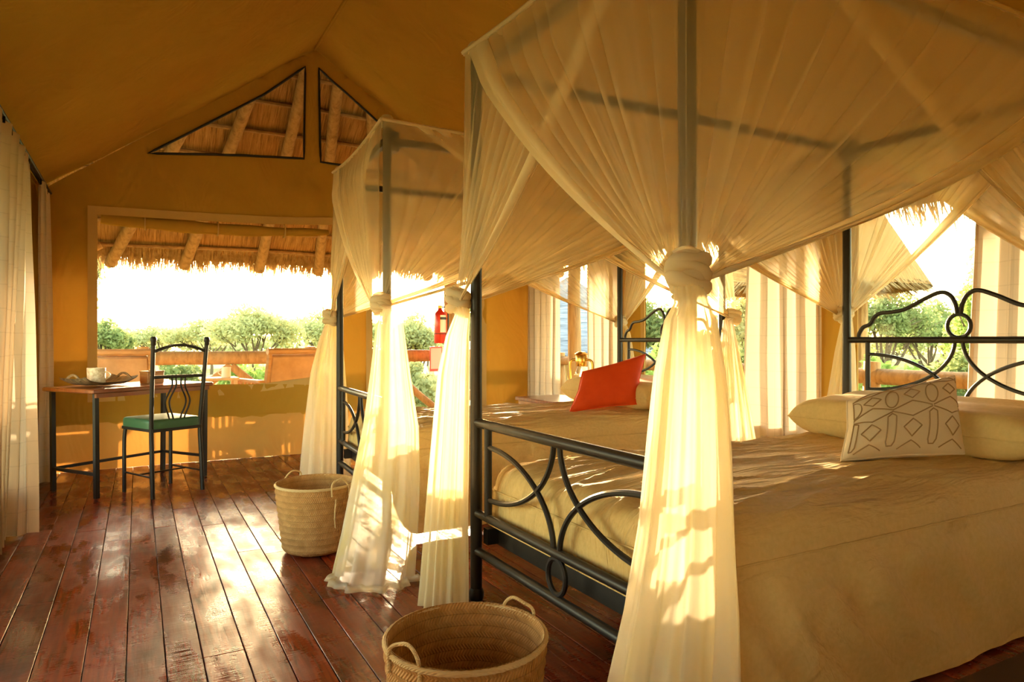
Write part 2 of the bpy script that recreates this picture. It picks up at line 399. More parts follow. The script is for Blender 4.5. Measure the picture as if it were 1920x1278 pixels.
def border(poly, wd, parent, name='window_border', closed=True, outward=1, off=-.012):
    n = len(poly); P = [Vector((a, b)) for a, b in poly]
    if sum(a.x*b.y-b.x*a.y for a, b in zip(P, P[1:]+P[:1])) < 0: outward = -outward
    inn, out = [], []
    for i in range(n):
        e1 = (P[i]-P[i-1]).normalized(); e2 = (P[(i+1) % n]-P[i]).normalized()
        nn = Vector((e1.y+e2.y, -e1.x-e2.x)).normalized()*outward
        c = max(.45, math.sqrt((1+e1.dot(e2))/2)); inn.append(P[i]); out.append(P[i]+nn*wd/c)
    m = MB(); V = []
    for q in inn+out: a = wall_pt(q.x, q.y); V.append((a[0], a[1]+off, a[2]))
    for q in inn+out: a = wall_pt(q.x, q.y); V.append((a[0], a[1]+off-.004, a[2]))
    m.v = V
    for i in range(n):
        j = (i+1) % n
        m.f += [(i, j, n+j, n+i), (2*n+i, 3*n+i, 3*n+j, 2*n+j), (i, 2*n+i, 2*n+j, j), (n+i, n+j, 3*n+j, 3*n+i)]
    return m.build(name, 'canvas_border', parent, smooth=False)
def densify(poly, st=.08):
    out = []
    for (ax, ay), (bx, by) in zip(poly, poly[1:]+poly[:1]):
        n = max(1, int(math.hypot(bx-ax, by-ay)/st)); out += [(ax+(bx-ax)*i/n, ay+(by-ay)*i/n) for i in range(n)]
    return out
border(densify(WIN), .065, wf)
border([(1.90, .004), (1.90, 2.02), (3.02, 2.02), (3.02, .004)], .06, wf, 'door_border')
for V in (V1, V2):
    D = densify(V, .06); MB().tube([Vector(wall_pt(a, b))+Vector((0, -.012, 0)) for a, b in D], .010, 6, closed=True).build('vent_piping', 'piping', wf)
# hanging double layer under the window and the floor-level flap
m = MB(); P = []
for z in (.37, .48, .60):
    for i in range(40):
        xx = -.58+2.42*i/39; a = wall_pt(xx, z); P.append((xx, a[1]-.016, z + (.03*math.sin(PI*min(1, max(0, (xx+.2)/1.6))) if z > .55 else .006*math.sin(xx*9))))
m.grid(P, 40, 3).build('lower_flap', 'canvas', wf)
# the rolled window blind under the top border
m = MB(); pts = []; rs = []
for i in range(25):
    t = i/24; pts.append((-.25+1.76*t, YE+.05, 1.95-.03*math.sin(PI*t)+.02*t)); rs.append(.028+.022*math.sin(PI*min(1, .25+.75*t))+.004*math.sin(t*23))
bl = tag(m.tube(pts, rs, 10).build('rolled_blind', 'canvas', None), 'rolled up brown canvas blind tied along the top of the end window', 'blind')
for t in (.18, .5, .82):
    MB().tube([(-.25+1.68*t, YE+.05+.056*math.cos(a), 1.95-.03*math.sin(PI*t)+.02*t+.056*math.sin(a)) for a in [2*PI*q/14 for q in range(14)]], .006, 5, closed=True).build('tie_strap', 'canvas_border', bl)
w1 = struct(MB().grid([(-.28, YE+.02, .57), (1.54, YE+.02, .57), (-.28, YE+.02, 2.05), (1.54, YE+.02, 2.05)], 2, 2).build('window_1', 'pane'))
w1['label'] = 'clear vinyl sheet filling the end window'

def side_wall(name, X, holes, label):
    def pt(y, z): return (X + (.015*nz3(y*1.4, z*1.2, X) + .006*nz3(y*5, z*5, X)), y, z)
    return struct(cdt_sheet([(YB, 0), (YE, 0), (YE, EZ), (YB, EZ)], holes, .10, pt, name, 'canvas'), label)
rect = lambda a, b, c, d: [(a, c), (b, c), (b, d), (a, d)]
W1, W2, W3 = (4.72, 6.05, .45, 1.98), (2.78, 4.32, .45, 1.98), (.75, 2.46, .45, 1.98)
wr = side_wall('wall_right', XR, [rect(*W1), rect(*W2), rect(*W3)], 'ochre canvas side wall behind the headboards')
wl = side_wall('wall_left', XL, [rect(3.9, 5.15, .25, 1.98), rect(1.3, 3.5, .25, 1.98), rect(-1.1, -.1, .6, 1.9)], 'ochre canvas side wall by the desk')  # last opening: unseen behind the viewer, added and sized for fill light
m = MB()
for i, (a, b, c, d) in enumerate((W1, W2, W3)):
    p = struct(MB().grid([(XR+.015, a-.02, c-.02), (XR+.015, b+.02, c-.02), (XR+.015, a-.02, d+.02), (XR+.015, b+.02, d+.02)], 2, 2).build('window_%d' % (i+2), 'pane'))
    p['label'] = ['clear vinyl sheet in the window beside the lantern', 'clear vinyl sheet in the window between the two beds', 'clear vinyl sheet in the window behind the patterned cushion'][i]
for X, ws in ((XR-.006, (W1, W2, W3)), (XL+.006, ((3.9, 5.15, .25, 1.98), (1.3, 3.5, .25, 1.98), (-1.1, -.1, .6, 1.9)))):
    for a, b, c, d in ws:
        m = MB(); q = .05
        for cc, sz in ((((a+b)/2, c-q/2), (b-a+2*q, q)), (((a+b)/2, d+q/2), (b-a+2*q, q)), ((a-q/2, (c+d)/2), (q, d-c)), ((b+q/2, (c+d)/2), (q, d-c))):
            m.box((X, cc[0], cc[1]), (.008, sz[0], sz[1]))
        m.build('window_border', 'canvas_border', wr if X > 0 else wl, smooth=False)
def back_pt(x, z): return (x, YB + .02*nz3(x, z, 5), z)
struct(cdt_sheet([(XL, 0), (XR, 0), (XR, EZ), (RX, RZ), (XL, EZ)], [], .2, back_pt, 'wall_back', 'canvas'), 'ochre canvas wall behind the viewer')
ce = bpy.data.objects.new('ceiling', None); col.objects.link(ce); struct(ce, 'ochre canvas tent roof sloping to a ridge')
for side in (0, 1):
    P = []; nu, nv = 30, 60
    for j in range(nv):
        y = YB-.02+(YE-YB+.03)*j/(nv-1)
        for i in range(nu):
            t = i/(nu-1); x = (XL-.03 if side == 0 else XR+.03)*(1-t)+RX*t; z = EZ+(RZ-EZ)*t
            wr_ = .010*max(0, 1-abs(nz3(t*7+.25*y, y*.18, side*5+2))*4)**2*math.sin(PI*t)
            sag = wr_+.035*math.sin(PI*t)*(1-.6*((y-YB)/(YE-YB))**6) + .018*nz3(x*1.2, y*.6, side*9)*math.sin(PI*t) + .004*nz3(x*6, y*1.2, 4)
            P.append((x, y, z-sag+.004))
    MB().grid(P, nu, nv).build('roof_slope', 'canvas', ce, ang=180)
MB().tube([(RX, YB, RZ-.008), (RX, YE, RZ-.008)], .012, 8).build('ridge_seam', 'canvas', ce)
MB().tube([(XL+.02, YB, EZ-.02), (XL+.02, YE, EZ-.02)], .012, 8).build('eave_cord', 'piping', ce)

# ------------------------------------------------------------------ outside: ground, deck, railings, thatched roof
GZ = -1.25
P = []; n = 60
for j in range(n):
    for i in range(n):
        a, b = -110+220*i/(n-1), -60+230*j/(n-1); d = math.hypot(a, b)
        P.append((a, b, GZ+.5*nz3(a*.05, b*.05, 1)*min(1, d/12)-.1))
struct(MB().grid(P, n, n).build('ground', 'savanna'), 'grassy bush ground around the tent')
dk = struct(MB().box((1.5, 7.25, -.12), (7.6, 2.05, .06)).build('deck', 'joint', smooth=False), 'raised timber deck in front of the tent')
for i in range(15):
    m = MB().box((1.5, 6.28+i*.137, -.055), (7.6, .128, .04), bev=.006); m.build('deck_board', 'deck_board', dk, smooth=False)
d2 = struct(MB().box((4.35, 2.3, -.12), (1.5, 8., .06)).build('walkway', 'deck_board', smooth=False), 'narrow timber walkway along the side of the tent')
for p in ((-2, 6.5), (-2, 8.1), (1.5, 8.1), (4.9, 8.1), (4.9, 6.5), (4.9, 2), (4.9, -1.5)):
    MB().tube([(p[0], p[1], GZ-.6), (p[0], p[1], -.13)], .09, 8).build('deck_pile', 'pole_wood', dk)
def logp(a, b, r0, r1=None, n=9, wob=.012, seg=10, seed=0):
    r1 = r1 or r0; a, b = Vector(a), Vector(b); P, rs = [], []
    for i in range(n):
        t = i/(n-1); P.append(a.lerp(b, t)+Vector((nz3(t*3, seed, 1), nz3(t*3, seed, 5), nz3(t*3, seed, 9)))*wob); rs.append((r0*(1-t)+r1*t)*(1+.08*nz3(t*6, seed, 3)))
    return MB().tube(P, rs, seg)
def railing(name, pts, zt, r, label, diag):
    t = thing(name, label, 'railing', (pts[0][0], pts[0][1], -.035)); o = Vector(t.location)
    for i, (a, b) in enumerate(zip(pts, pts[1:])):
        logp(Vector((a[0], a[1], zt))-o, Vector((b[0], b[1], zt))-o, r, seed=i+3).build('top_rail', 'pole_wood', t)
        for k, (s0, z0, s1, z1) in enumerate(diag):
            A = Vector(a).lerp(Vector(b), s0); B = Vector(a).lerp(Vector(b), s1)
            logp(Vector((A.x, A.y, z0))-o, Vector((B.x, B.y, z1))-o, .045, seed=k+i*5).build('brace', 'pole_wood', t)
    for p in pts:
        logp(Vector((p[0], p[1], -.035))-o, Vector((p[0], p[1], zt+r+.05))-o, .07, .06, seed=p[0]).build('post', 'pole_wood', t)
    return t
D4 = [(.04, .05, .50, .72), (.50, .72, .96, .05)]
railing('log_railing', [(-1.9, 8.02), (.05, 8.02), (1.74, 8.02), (3.46, 8.02), (5.02, 8.02)], .805, .075, 'rough log railing with slanted braces along the deck before the end window', D4)
railing('log_railing', [(5.0, 7.75), (5.0, 5.6), (5.0, 3.3), (5.0, 1.0), (5.0, -1.0)], .72, .062, 'rough log railing outside the side windows behind the headboards', D4)

# thatched roof on poles over tent and deck
EYE_END, EZ_T, XTR, XTL, RTZ, AY = 8.8, 1.93, 4.72, -1.95, 4.95, 4.7
rf = thing('thatched_roof', 'thatched roof on gum poles sheltering the tent and its deck', 'roof', (RX, 2, 0))
ro = Vector(rf.location); ap = Vector((1.42, AY, RTZ)); bk = Vector((1.42, -3.5, RTZ))
def tsheet(c0, c1, c2, c3, name, thick=.2, nu=30, nv=20):      # c0->c1 eave, c3->c2 top; own frame: x along eave, y up the slope
    xa = (c1-c0).normalized(); nn = xa.cross((c3+c2)/2-(c0+c1)/2).normalized(); ya = nn.cross(xa)
    mt = Matrix((xa, ya, nn)).transposed().to_4x4(); mt.translation = c0-ro; inv = mt.inverted()
    m = MB()
    for s in (0, 1):
        P = []
        for j in range(nv):
            for i in range(nu):
                u, v = i/(nu-1), j/(nv-1); p = c0.lerp(c1, u).lerp(c3.lerp(c2, u), v)-ro
                q = inv @ p; q.z += s*thick*(.35+.65*min(1, v*8)) + .012*nz3(q.x*3, q.y*3, 5+s); P.append(q)
        if s: P = [P[j*nu+nu-1-i] for j in range(nv) for i in range(nu)]
        m.grid(P, nu, nv)
    o = m.build(name, 'thatch', rf); o.matrix_local = mt; return o
EL, ER = Vector((XTL, EYE_END, EZ_T)), Vector((XTR, EYE_END, EZ_T))
BL, BR_ = Vector((XTL, -3.5, EZ_T)), Vector((XTR, -3.5, EZ_T))
tsheet(ER, EL, ap, ap+Vector((.01, 0, 0)), 'thatch_end')
tsheet(BR_, ER, ap, bk, 'thatch_side'); tsheet(EL, BL, bk, ap, 'thatch_side')
k = 0
for px_ in (205, 345, 487, 597, 700, 800, 900):                    # rafters fan from the hip
    e = ony(px_, 492, EYE_END); e.z = EZ_T
    if e.x < XTR:
        k += 1; a = ap.lerp(e, .12)-Vector((0, .03, .09)); b = ap.lerp(e, 1.0)-Vector((0, .0, .075))
        logp(a-ro, b-ro, .05, .062, n=16, wob=.02, seed=k*1.7).build('rafter', 'pole_wood', rf)
for i in range(14):
    t = .05+i*.068; a = EL.lerp(ap, t); b = ER.lerp(ap, t); dz = Vector((0, -.02, -.035))
    logp(a+dz-ro, b+dz-ro, .022, n=20, wob=.025, seg=7, seed=i*2.3).build('batten', 'batten_wood', rf)
for s, (e0, e1) in enumerate(((BR_, ER), (BL, EL))):
    for i in range(9):
        f = .08+i*.1; e = e0.lerp(e1, f); t2 = Vector((1.42, min(e.y, AY-.1), RTZ)); dz = Vector((0, 0, -.1))
        logp(e+dz-ro, e.lerp(t2, .95)+dz-ro, .055, n=10, wob=.02, seed=i+s*20).build('rafter', 'pole_wood', rf)
    for i in range(8):
        t = .04+i*.1; f0 = e0.lerp(bk, t); f1 = e1.lerp(ap, t)
        logp(f0-ro-Vector((0, 0, .04)), f1-ro-Vector((0, 0, .04)), .022, n=20, wob=.02, seg=6, seed=i+s*9).build('batten', 'batten_wood', rf)
def fringe(a, b, inward, n, lng, name='fringe'):
    m = MB(); V = []; Fs = []
    d = (b-a).normalized()
    for i in range(n):
        p = a.lerp(b, R.random()) + inward*R.uniform(0, .25) + Vector((0, 0, R.uniform(-.01, .08))); L = lng*R.uniform(.35, 1.)*(1+.4*nz3(p.x*2.5, p.y*2.5, 1))
        dr = (-inward*.62+Vector((0, 0, -.55))+d*R.gauss(0, .14)).normalized(); wv = d*R.uniform(.003, .008); o = len(V)
        q = p+dr*L*.6; e = p+dr*L+Vector((0, 0, -.02*L))
        V += [tuple(p-wv), tuple(p+wv), tuple(q+wv*.7), tuple(q-wv*.7), tuple(e)]; Fs += [(o, o+1, o+2, o+3), (o+3, o+2, o+4)]
    m.v = [tuple(Vector(v)-ro) for v in V]; m.f = Fs; o = m.build(name, 'straw', rf, smooth=False); o['kind'] = 'stuff'; return o
fringe(EL, ER, Vector((0, -1, .75)).normalized(), 5200, .30)
fringe(ER, BR_, Vector((-1, 0, .9)).normalized(), 5200, .30)
fringe(EL, BL, Vector((1, 0, .9)).normalized(), 3000, .30)
pole_at = [(ony(845, 600, 7.75).x, 7.75), (-1.7, 8.4), (1.42, 8.45), (4.5, 8.4), (4.45, onx(1077, 600, 4.45).y), (4.45, .9), (4.45, -2), (-1.75, 1), (-1.75, -2)]

for i, (a, b) in enumerate(pole_at):
    if i == 2: continue
    zz = EZ_T+min(XTR-a, a-XTL, EYE_END-b+.2)*.72
    logp(Vector((a, b, -.06))-ro, Vector((a, b, zz))-ro, .085, .075, seed=i*3.1).build('roof_post', 'pole_wood', rf)
A = ony(186, 455, 8.2); B = ony(214, 408, 8.2)
logp(Vector((-1.7, 8.35, 1.15))-ro, Vector((-.35, 8.5, 2.02))-ro, .05, seed=77).build('knee_brace', 'pole_wood', rf)

# ------------------------------------------------------------------ beds
HW, BL_ = .577, 2.232
NEAR = (Vector((1.146, 1.80, 0)), 0.)
FAR = (Vector((1.146, 3.94, 0)), math.atan2(3.825-3.94, 2.232))
TOPZ, KZ, BTOP = 2.12, 1.15, .525
def bed_mesh():
    P = {}
    def add(name, mb, mat='black_iron'): P.setdefault(name, []).append((mb, mat))
    for x in (0, BL_):
        for s in (-1, 1):
            m = MB().tube([(x, s*HW, z) for z in (0, .02, .05, .6, 1.2, TOPZ)], [.020, .020, .0235, .0235, .0225, .021], 14)
            add('post', m)
            add('post_foot', MB().lathe([(.026, 0), (.03, .01), (.03, .03), (.024, .045)], 14, (x, s*HW, 0)))
            add('canopy_bracket', MB().box((x+(.03 if x == 0 else -.03), s*(HW-.03), 2.02), (.075, .075, .1), bev=.006))
    for z, n in ((.682, 'foot_top_rail'), (.335, 'foot_middle_rail'), (.19, 'foot_bottom_rail')):
        add('foot_rail', MB().tube([(0, -HW, z), (0, HW, z)], .0185 if z > .6 else .0165, 12))
    add('foot_crossbeam', MB().box((.085, 0, .245), (.035, 2*HW-.02, .062)))
    for s in (-1, 1):
        add('foot_upright', MB().tube([(0, s*.475, .335), (0, s*.475, .682)], .015, 10))
        yu, w_ = .462, .445
        def U(t): a = t*PI/2; return (0, s*(yu-w_*math.sin(a)), .335+(.60-.335)*math.cos(a))
        def Lo(t): a = t*PI/2; return (0, s*(yu-w_*math.sin(a)), .682-(.682-.405)*math.cos(a))
        add('foot_scroll', MB().tube(arc(U, 22), .0095, 8)); add('foot_scroll', MB().tube(arc(Lo, 22), .0095, 8))
        add('side_rail', MB().box((BL_/2, s*(HW-.041), .25), (BL_-.04, .035, .06)))
        # headboard
        add('head_upright', MB().tube([(BL_, s*.455, .665), (BL_, s*.455, 1.0)], .0125, 10))
        def Uh(t): a = t*PI/2; return (BL_, s*(.45-.432*math.sin(a)), .665+(.926-.665)*math.cos(a))
        def Lh(t): a = t*PI/2; return (BL_, s*(.45-.432*math.sin(a)), .995-(.995-.742)*math.cos(a))
        add('head_scroll', MB().tube(arc(Uh, 22), .009, 8)); add('head_scroll', MB().tube(arc(Lh, 22), .009, 8))
        h = [(.505, 1.0), (.505, 1.03), (.482, 1.066), (.442, 1.083), (.418, 1.118), (.385, 1.138), (.315, 1.143), (.25, 1.156), (.16, 1.2), (.085, 1.228), (.04, 1.212), (.016, 1.17), (.008, 1.125)]
        add('head_arch', MB().tube(smooth_pts([(BL_, s*a, b) for a, b in h], 5), .0105, 8))
    add('foot_ring', MB().tube([(0, .05*math.cos(a), .2625+.056*math.sin(a)) for a in [2*PI*i/28 for i in range(28)]], .009, 8, closed=True))
    for z in (1.0, .665): add('head_rail', MB().tube([(BL_, -HW, z), (BL_, HW, z)], .0165, 12))
    add('head_ring', MB().tube([(BL_, .052*math.cos(a), 1.066+.055*math.sin(a)) for a in [2*PI*i/28 for i in range(28)]], .0095, 8, closed=True))
    for s in (-1, 1): add('canopy_rail', MB().box((BL_/2, s*(HW-.02), 2.02), (BL_, .022, .038)))
    for x in (0, BL_): add('canopy_rail', MB().box((x, 0, 2.02), (.022, 2*HW, .038)))
    return P
BED = bed_mesh()
b1 = thing('four_poster_bed', 'black iron four poster bed with the cream patterned cushion on it', 'bed', NEAR[0], NEAR[1])
POSTS = []
for n, L in BED.items():
    for i_, (mb, mat) in enumerate(L):
        o_ = mb.build(n, mat, POSTS[i_] if n in ('post_foot', 'canopy_bracket') else b1)
        if n == 'post': POSTS.append(o_)
b2 = dup(b1); b2.location = FAR[0]; b2.rotation_euler = (0, 0, FAR[1])
b2['label'] = 'black iron four poster bed with the orange cushion on it, nearer the desk'

def bedspread(name, label, org, seed, drop_left=.02):
    th = thing(name, label, 'bedspread', org[0], org[1])
    hw, x0, x1 = HW-.008, .045, BL_-.05; cx = (x0+x1)/2
    # perimeter of the mattress, counted by arc length, with rounded corners
    per = []; rc = .09
    segs = []
    for (sx, sy, a0) in ((1, 1, 0), (-1, 1, 90), (-1, -1, 180), (1, -1, 270)):
        c = Vector((cx+sx*((x1-x0)/2-rc), sy*(hw-rc)))
        for i in range(9):
            a = math.radians(a0+90*i/8); segs.append((c+Vector((math.cos(a), math.sin(a)))*rc, Vector((math.cos(a), math.sin(a)))))
    pts = []
    for (p, n), (q, n2) in zip(segs, segs[1:]+segs[:1]):
        L = (q-p).length; k = max(1, int(L/.014))
        for i in range(k): t = i/k; pts.append((p.lerp(q, t), n.lerp(n2, t).normalized()))
    N = len(pts); P = []; rows = 0
    def wr(x, y):
        r1 = 1-abs(nz3(x*1.0+y*.9+seed, y*6-x*1.2, seed))*2.2; r2 = 1-abs(nz3(x*1.7-y*.6, y*11+x*1.5, seed+4))*2.2
        return .010*nz3(x*1.1+seed, y*4, seed)+.017*max(0, r1)**3+.011*max(0, r2)**3
    top = [i/48 for i in range(49)]
    for k in top:                                               # the flat top
        rows += 1
        for p, n in pts:
            q = Vector((cx, 0)).lerp(p-n*.07, k); d = max(0, 1-((hw-abs(q.y))/.25))
            z = BTOP + .02*(1-k**4) - .010*k**6 + wr(q.x, q.y)*(.4+.6*k)
            P.append((q.x, q.y, z))
    for a in (20, 40, 60, 80):                                  # round shoulder
        rows += 1
        for p, n in pts:
            ca, sa = math.cos(math.radians(a)), math.sin(math.radians(a)); q = p-n*(.07-.07*sa)
            P.append((q.x, q.y, BTOP-.01-.07*(1-ca)+wr(q.x, q.y)*(1-a/90)))
    zs = [.435, .425, .41, .39, .365, .34, .31, .28, .25, .22, .19, .16, .13, .10, .07, .04, .012]
    for jz, z in enumerate(zs):
        rows += 1
        for ii, (p, n) in enumerate(pts):
            side = abs(n.y)**2; end = 1-side
            hs = .012 if p.y < 0 else .012+.268*max(0, min(1, (1.1-p.x)/.35))  # unseen far-side hem, lifted near the foot to let low sun pass under
            zb = hs*side + .29*end if n.x < 0 else hs*side+.2*end
            zz = .435-(.435-zb)*(.435-z)/(.423)
            f = (.435-zz)/.42; s_ = ii*.014
            fl_ = (.008 if jz != 2 else .002) + side*(.055*f + .012*f*math.sin(s_*5+seed+3*nz3(s_, 0, seed)) + .016*f*nz3(s_*3, zz*2, seed) + (.026*max(0, .4+nz3(s_*1.3, 5, seed))*max(0, 1-abs(nz3(s_*5+zz*4, zz*.9, seed+9))*2.2)**1.3 + .028*max(0, 1-abs(nz3(s_*2.4+zz*3.2, zz*.7, seed+2))*2.3)**1.6)*min(1, f*4)*(1-.75*f**4) + .034*max(0, .30+nz3(s_*.9, zz*1.2, seed+13))*(.5+.5*math.sin(2*PI*(s_+.75*zz+.10*nz3(s_*2, zz*2, seed))/.19))**2*min(1, f*3)*(1-.6*f**3)) + .006*nz3(s_*42, 1, 2)*(1 if 0 < jz < 5 else 0)*side
            if jz == 0: fl_ = .003
            q = p+n*fl_; P.append((q.x, q.y, zz))
    m = MB().grid(P, N, rows, closed_u=True)
    cv = m.build('cover', 'bedspread', th, ang=180)
    # stitched seam
    sm = [(p.x+n.x*.009, p.y+n.y*.009, .431+.002*nz3(i*.3, 0, seed)) for i, (p, n) in enumerate(pts)]
    MB().tube(sm, .0035, 5, closed=True).build('seam', 'linen', cv)
    return th
bedspread('bedspread', 'tan cotton bedspread with floor-length skirt under the cream patterned cushion', NEAR, 3.1)
bedspread('bedspread', 'tan cotton bedspread with floor-length skirt under the orange cushion', FAR, 8.7)

def pad_surface(c, th, u, v, s, pinch=.0, pw=3.):
    """c = four corners BL, BR, TR, TL; bulging cloth pad"""
    p = c[0].lerp(c[1], u).lerp(c[3].lerp(c[2], u), v)
    nn = (c[1]-c[0]).cross(c[3]-c[0]).normalized()
    e = (max(0, 1-abs(2*u-1)**pw)*max(0, 1-abs(2*v-1)**pw))**.5
    ctr = (c[0]+c[1]+c[2]+c[3])/4
    k = 1-pinch*(1-abs(2*u-1)*abs(2*v-1))*max(abs(2*u-1), abs(2*v-1))**3
    p = ctr+(p-ctr)*k
    return p+nn*s*th/2*e
def pad(name, label, cat, corners, th, mat, seed=0, pinch=.07, wr=.004, n=30, pw=3.):
    o = sum(corners, Vector())/4; zb = min(c.z for c in corners); org = Vector((o.x, o.y, zb))
    t = thing(name, label, cat, org); c = [q-org for q in corners]; m = MB()
    P = []
    for s in (1, -1):
        Q = []
        for j in range(n):
            for i in range(n):
                uu, vv = .5-.5*math.cos(PI*i/(n-1)), .5-.5*math.cos(PI*j/(n-1)); p = pad_surface(c, th, uu, vv, s, pinch, pw); f = (1-abs(2*uu-1))*(1-abs(2*vv-1))
                p += Vector((nz3(p.x*9, p.y*9, seed+s), nz3(p.y*9, p.z*9, seed+3), nz3(p.x*8, p.z*8, seed+7)))*wr*min(1, f*10)
                Q.append(p)
        if s < 0: Q = [Q[j*n+n-1-i] for j in range(n) for i in range(n)]
        m.grid(Q, n, n)
    cv = m.build('cover', mat, t, ang=180)
    edge = [pad_surface(c, th, u, v, 0, pinch) for u, v in [(i/24, 0) for i in range(24)]+[(1, i/24) for i in range(24)]+[(1-i/24, 1) for i in range(24)]+[(0, 1-i/24) for i in range(24)]]
    MB().tube(edge, .004, 6, closed=True).build('piping', mat, cv)
    return t, c
def bedpt(org, x, y, z):
    c, s = math.cos(org[1]), math.sin(org[1]); return Vector((org[0].x+x*c-y*s, org[0].y+x*s+y*c, z))
ZT = BTOP+.012
def pillow(org, y0, y1, seed, label):
    a = bedpt(org, 1.67, y0, ZT+.09); b = bedpt(org, 1.67, y1, ZT+.09); c = bedpt(org, 2.13, y1, ZT+.125); d = bedpt(org, 2.13, y0, ZT+.125)
    return pad('pillow', label, 'pillow', [d, c, b, a], .185, 'linen', seed, .02, .012, 38, 9.)
pillow(NEAR, -.56, .50, 2, 'long tan pillow lying behind the cream patterned cushion')
pillow(FAR, -.52, .56, 5, 'long tan pillow lying behind the orange cushion')
# cushions lean on the pillows
def lean(bl, br, tl, tr, zl, zr, dx1, dx2):
    a = onz(*bl, zl); b = onz(*br, zr); c = onx(*tr, b.x+dx2); d = onx(*tl, a.x+dx1); return [a, b, c, d]
C1 = lean((1577, 863), (1808, 850), (1588, 752), (1790, 704), .553, .570, .20, .21)
t1, cc = pad('patterned_cushion', 'cream cushion embroidered with brown loops and diamonds leaning on a tan pillow', 'cushion', C1, .16, 'cream_cloth', 1, .06, .003)
C2 = lean((1068, 772), (1195, 757), (1092, 697), (1210, 664), .546, .590, .16, .14)
pad('orange_cushion', 'plain burnt orange velvet cushion leaning on a tan pillow', 'cushion', C2, .13, 'orange_velvet', 6, .07, .003)
def emb(paths, cc, th, s):
    m = MB()
    for pth in paths:
        P = []
        for (u, v) in pth:
            u = min(.97, max(.03, u)); v = min(.97, max(.03, v)); P.append(pad_surface(cc, th+.005, u, v, s, .06))
        m.tube(P, .0024, 5)
    return m.build('embroidery', 'embroidery', t1.children[0])
paths = []
def el(cx, cy, rx, ry): return [(cx+rx*math.cos(2*PI*i/22)*(1 if abs(math.cos(2*PI*i/22)) < .9 else 1), cy+ry*math.sin(2*PI*i/22)) for i in range(23)]
def poly(P, k=6):
    out = []
    for a, b in zip(P, P[1:]): out += [(a[0]+(b[0]-a[0])*i/k, a[1]+(b[1]-a[1])*i/k) for i in range(k)]
    return out+[P[-1]]
for i, cx in enumerate((.03, .33, .68)):
    paths += [el(cx, .70, .055, .14), poly([(cx-.035, .43), (cx-.035, .1), (cx-.02, .06), (cx+.02, .06), (cx+.035, .1), (cx+.035, .43), (cx, .47), (cx-.035, .43)])]
for cx in (.17, .505, .86):
    paths += [poly([(cx-.075, .26), (cx, .36), (cx+.075, .26), (cx, .14), (cx-.075, .26)]), poly([(cx-.07, .74), (cx, .82), (cx+.07, .74), (cx, .66), (cx-.07, .74)]),
              poly([(cx-.17, .52), (cx, .62), (cx+.17, .52)]), poly([(cx-.17, .50), (cx, .40), (cx+.17, .50)]), poly([(cx-.17, .86), (cx, .95), (cx+.17, .86)]), poly([(cx-.17, .88), (cx, .86), (cx+.17, .93)]), poly([(cx-.1, .03), (cx, .10), (cx+.1, .03)])]
emb(paths, cc, .16, 1)

# ------------------------------------------------------------------ mosquito nets
def net_fan(A, B, K, nrm, name, parent, seed, sag=.10, off=0., smax=1., rows=22, nf=15):
    """cloth hung from the top edge A->B and gathered to knot K by post A: real pleats, overlapping where tight"""
    ncol = nf*9+1; P = []; rr = random.Random(seed); ph = [rr.uniform(-.4, .4) for _ in range(nf+2)]; am = [rr.choice((.3, .5, .9, 1.4, 1.9, 2.3)) for _ in range(nf+2)]
    for j in range(rows):
        t = j/(rows-1); tt = t**.9
        for i in range(ncol):
            s = i/(ncol-1); fi = s*nf; q = int(fi); a_ = am[q]*(1-(fi-q))+am[q+1]*(fi-q); p_ = ph[q]*(1-(fi-q))+ph[q+1]*(fi-q)
            phi = 2*PI*(fi+p_); env = .25+.75*min(1, t*2.2)
            s2 = s + env*a_*(1.25/(2*PI*nf))*math.sin(phi)
            s2 = min(1.002, max(-.002, s2))
            T = A.lerp(B, s2*smax); T = T+Vector((0, 0, -.03*math.sin(PI*s2)))
            cw = min(1, max(0, s2)*7)
            spread = (B-A).normalized()*(.012*(s2-.1)) + nrm*(.012*cw)
            p = T.lerp(K+spread+Vector((0, 0, -.018+.008*math.sin(phi))), tt)
            p = p + Vector((0, 0, -1))*sag*(max(0., s2)**1.5)*max(0., math.sin(PI*tt))**1.1 + nrm*cw*(off*min(1, t*6)*(1-t)**.3 + (.003+.010*math.sin(PI*min(1, t*.95+.03)))*min(1.2, a_)*math.cos(phi)*(.35+.65*min(1, (1-t)*4)))
            P.append(p)
    m = MB().grid(P, ncol, rows); o = m.build(name, 'sheer', parent, ang=180)
    H = []                                                       # the doubled hem along the free edge
    k0 = ncol-15
    for j in range(rows):
        for i in range(k0, ncol): H.append(P[j*ncol+i]+nrm*.004)
    MB().grid(H, ncol-k0, rows).build('net_hem', 'hem', o, ang=180)
    return o
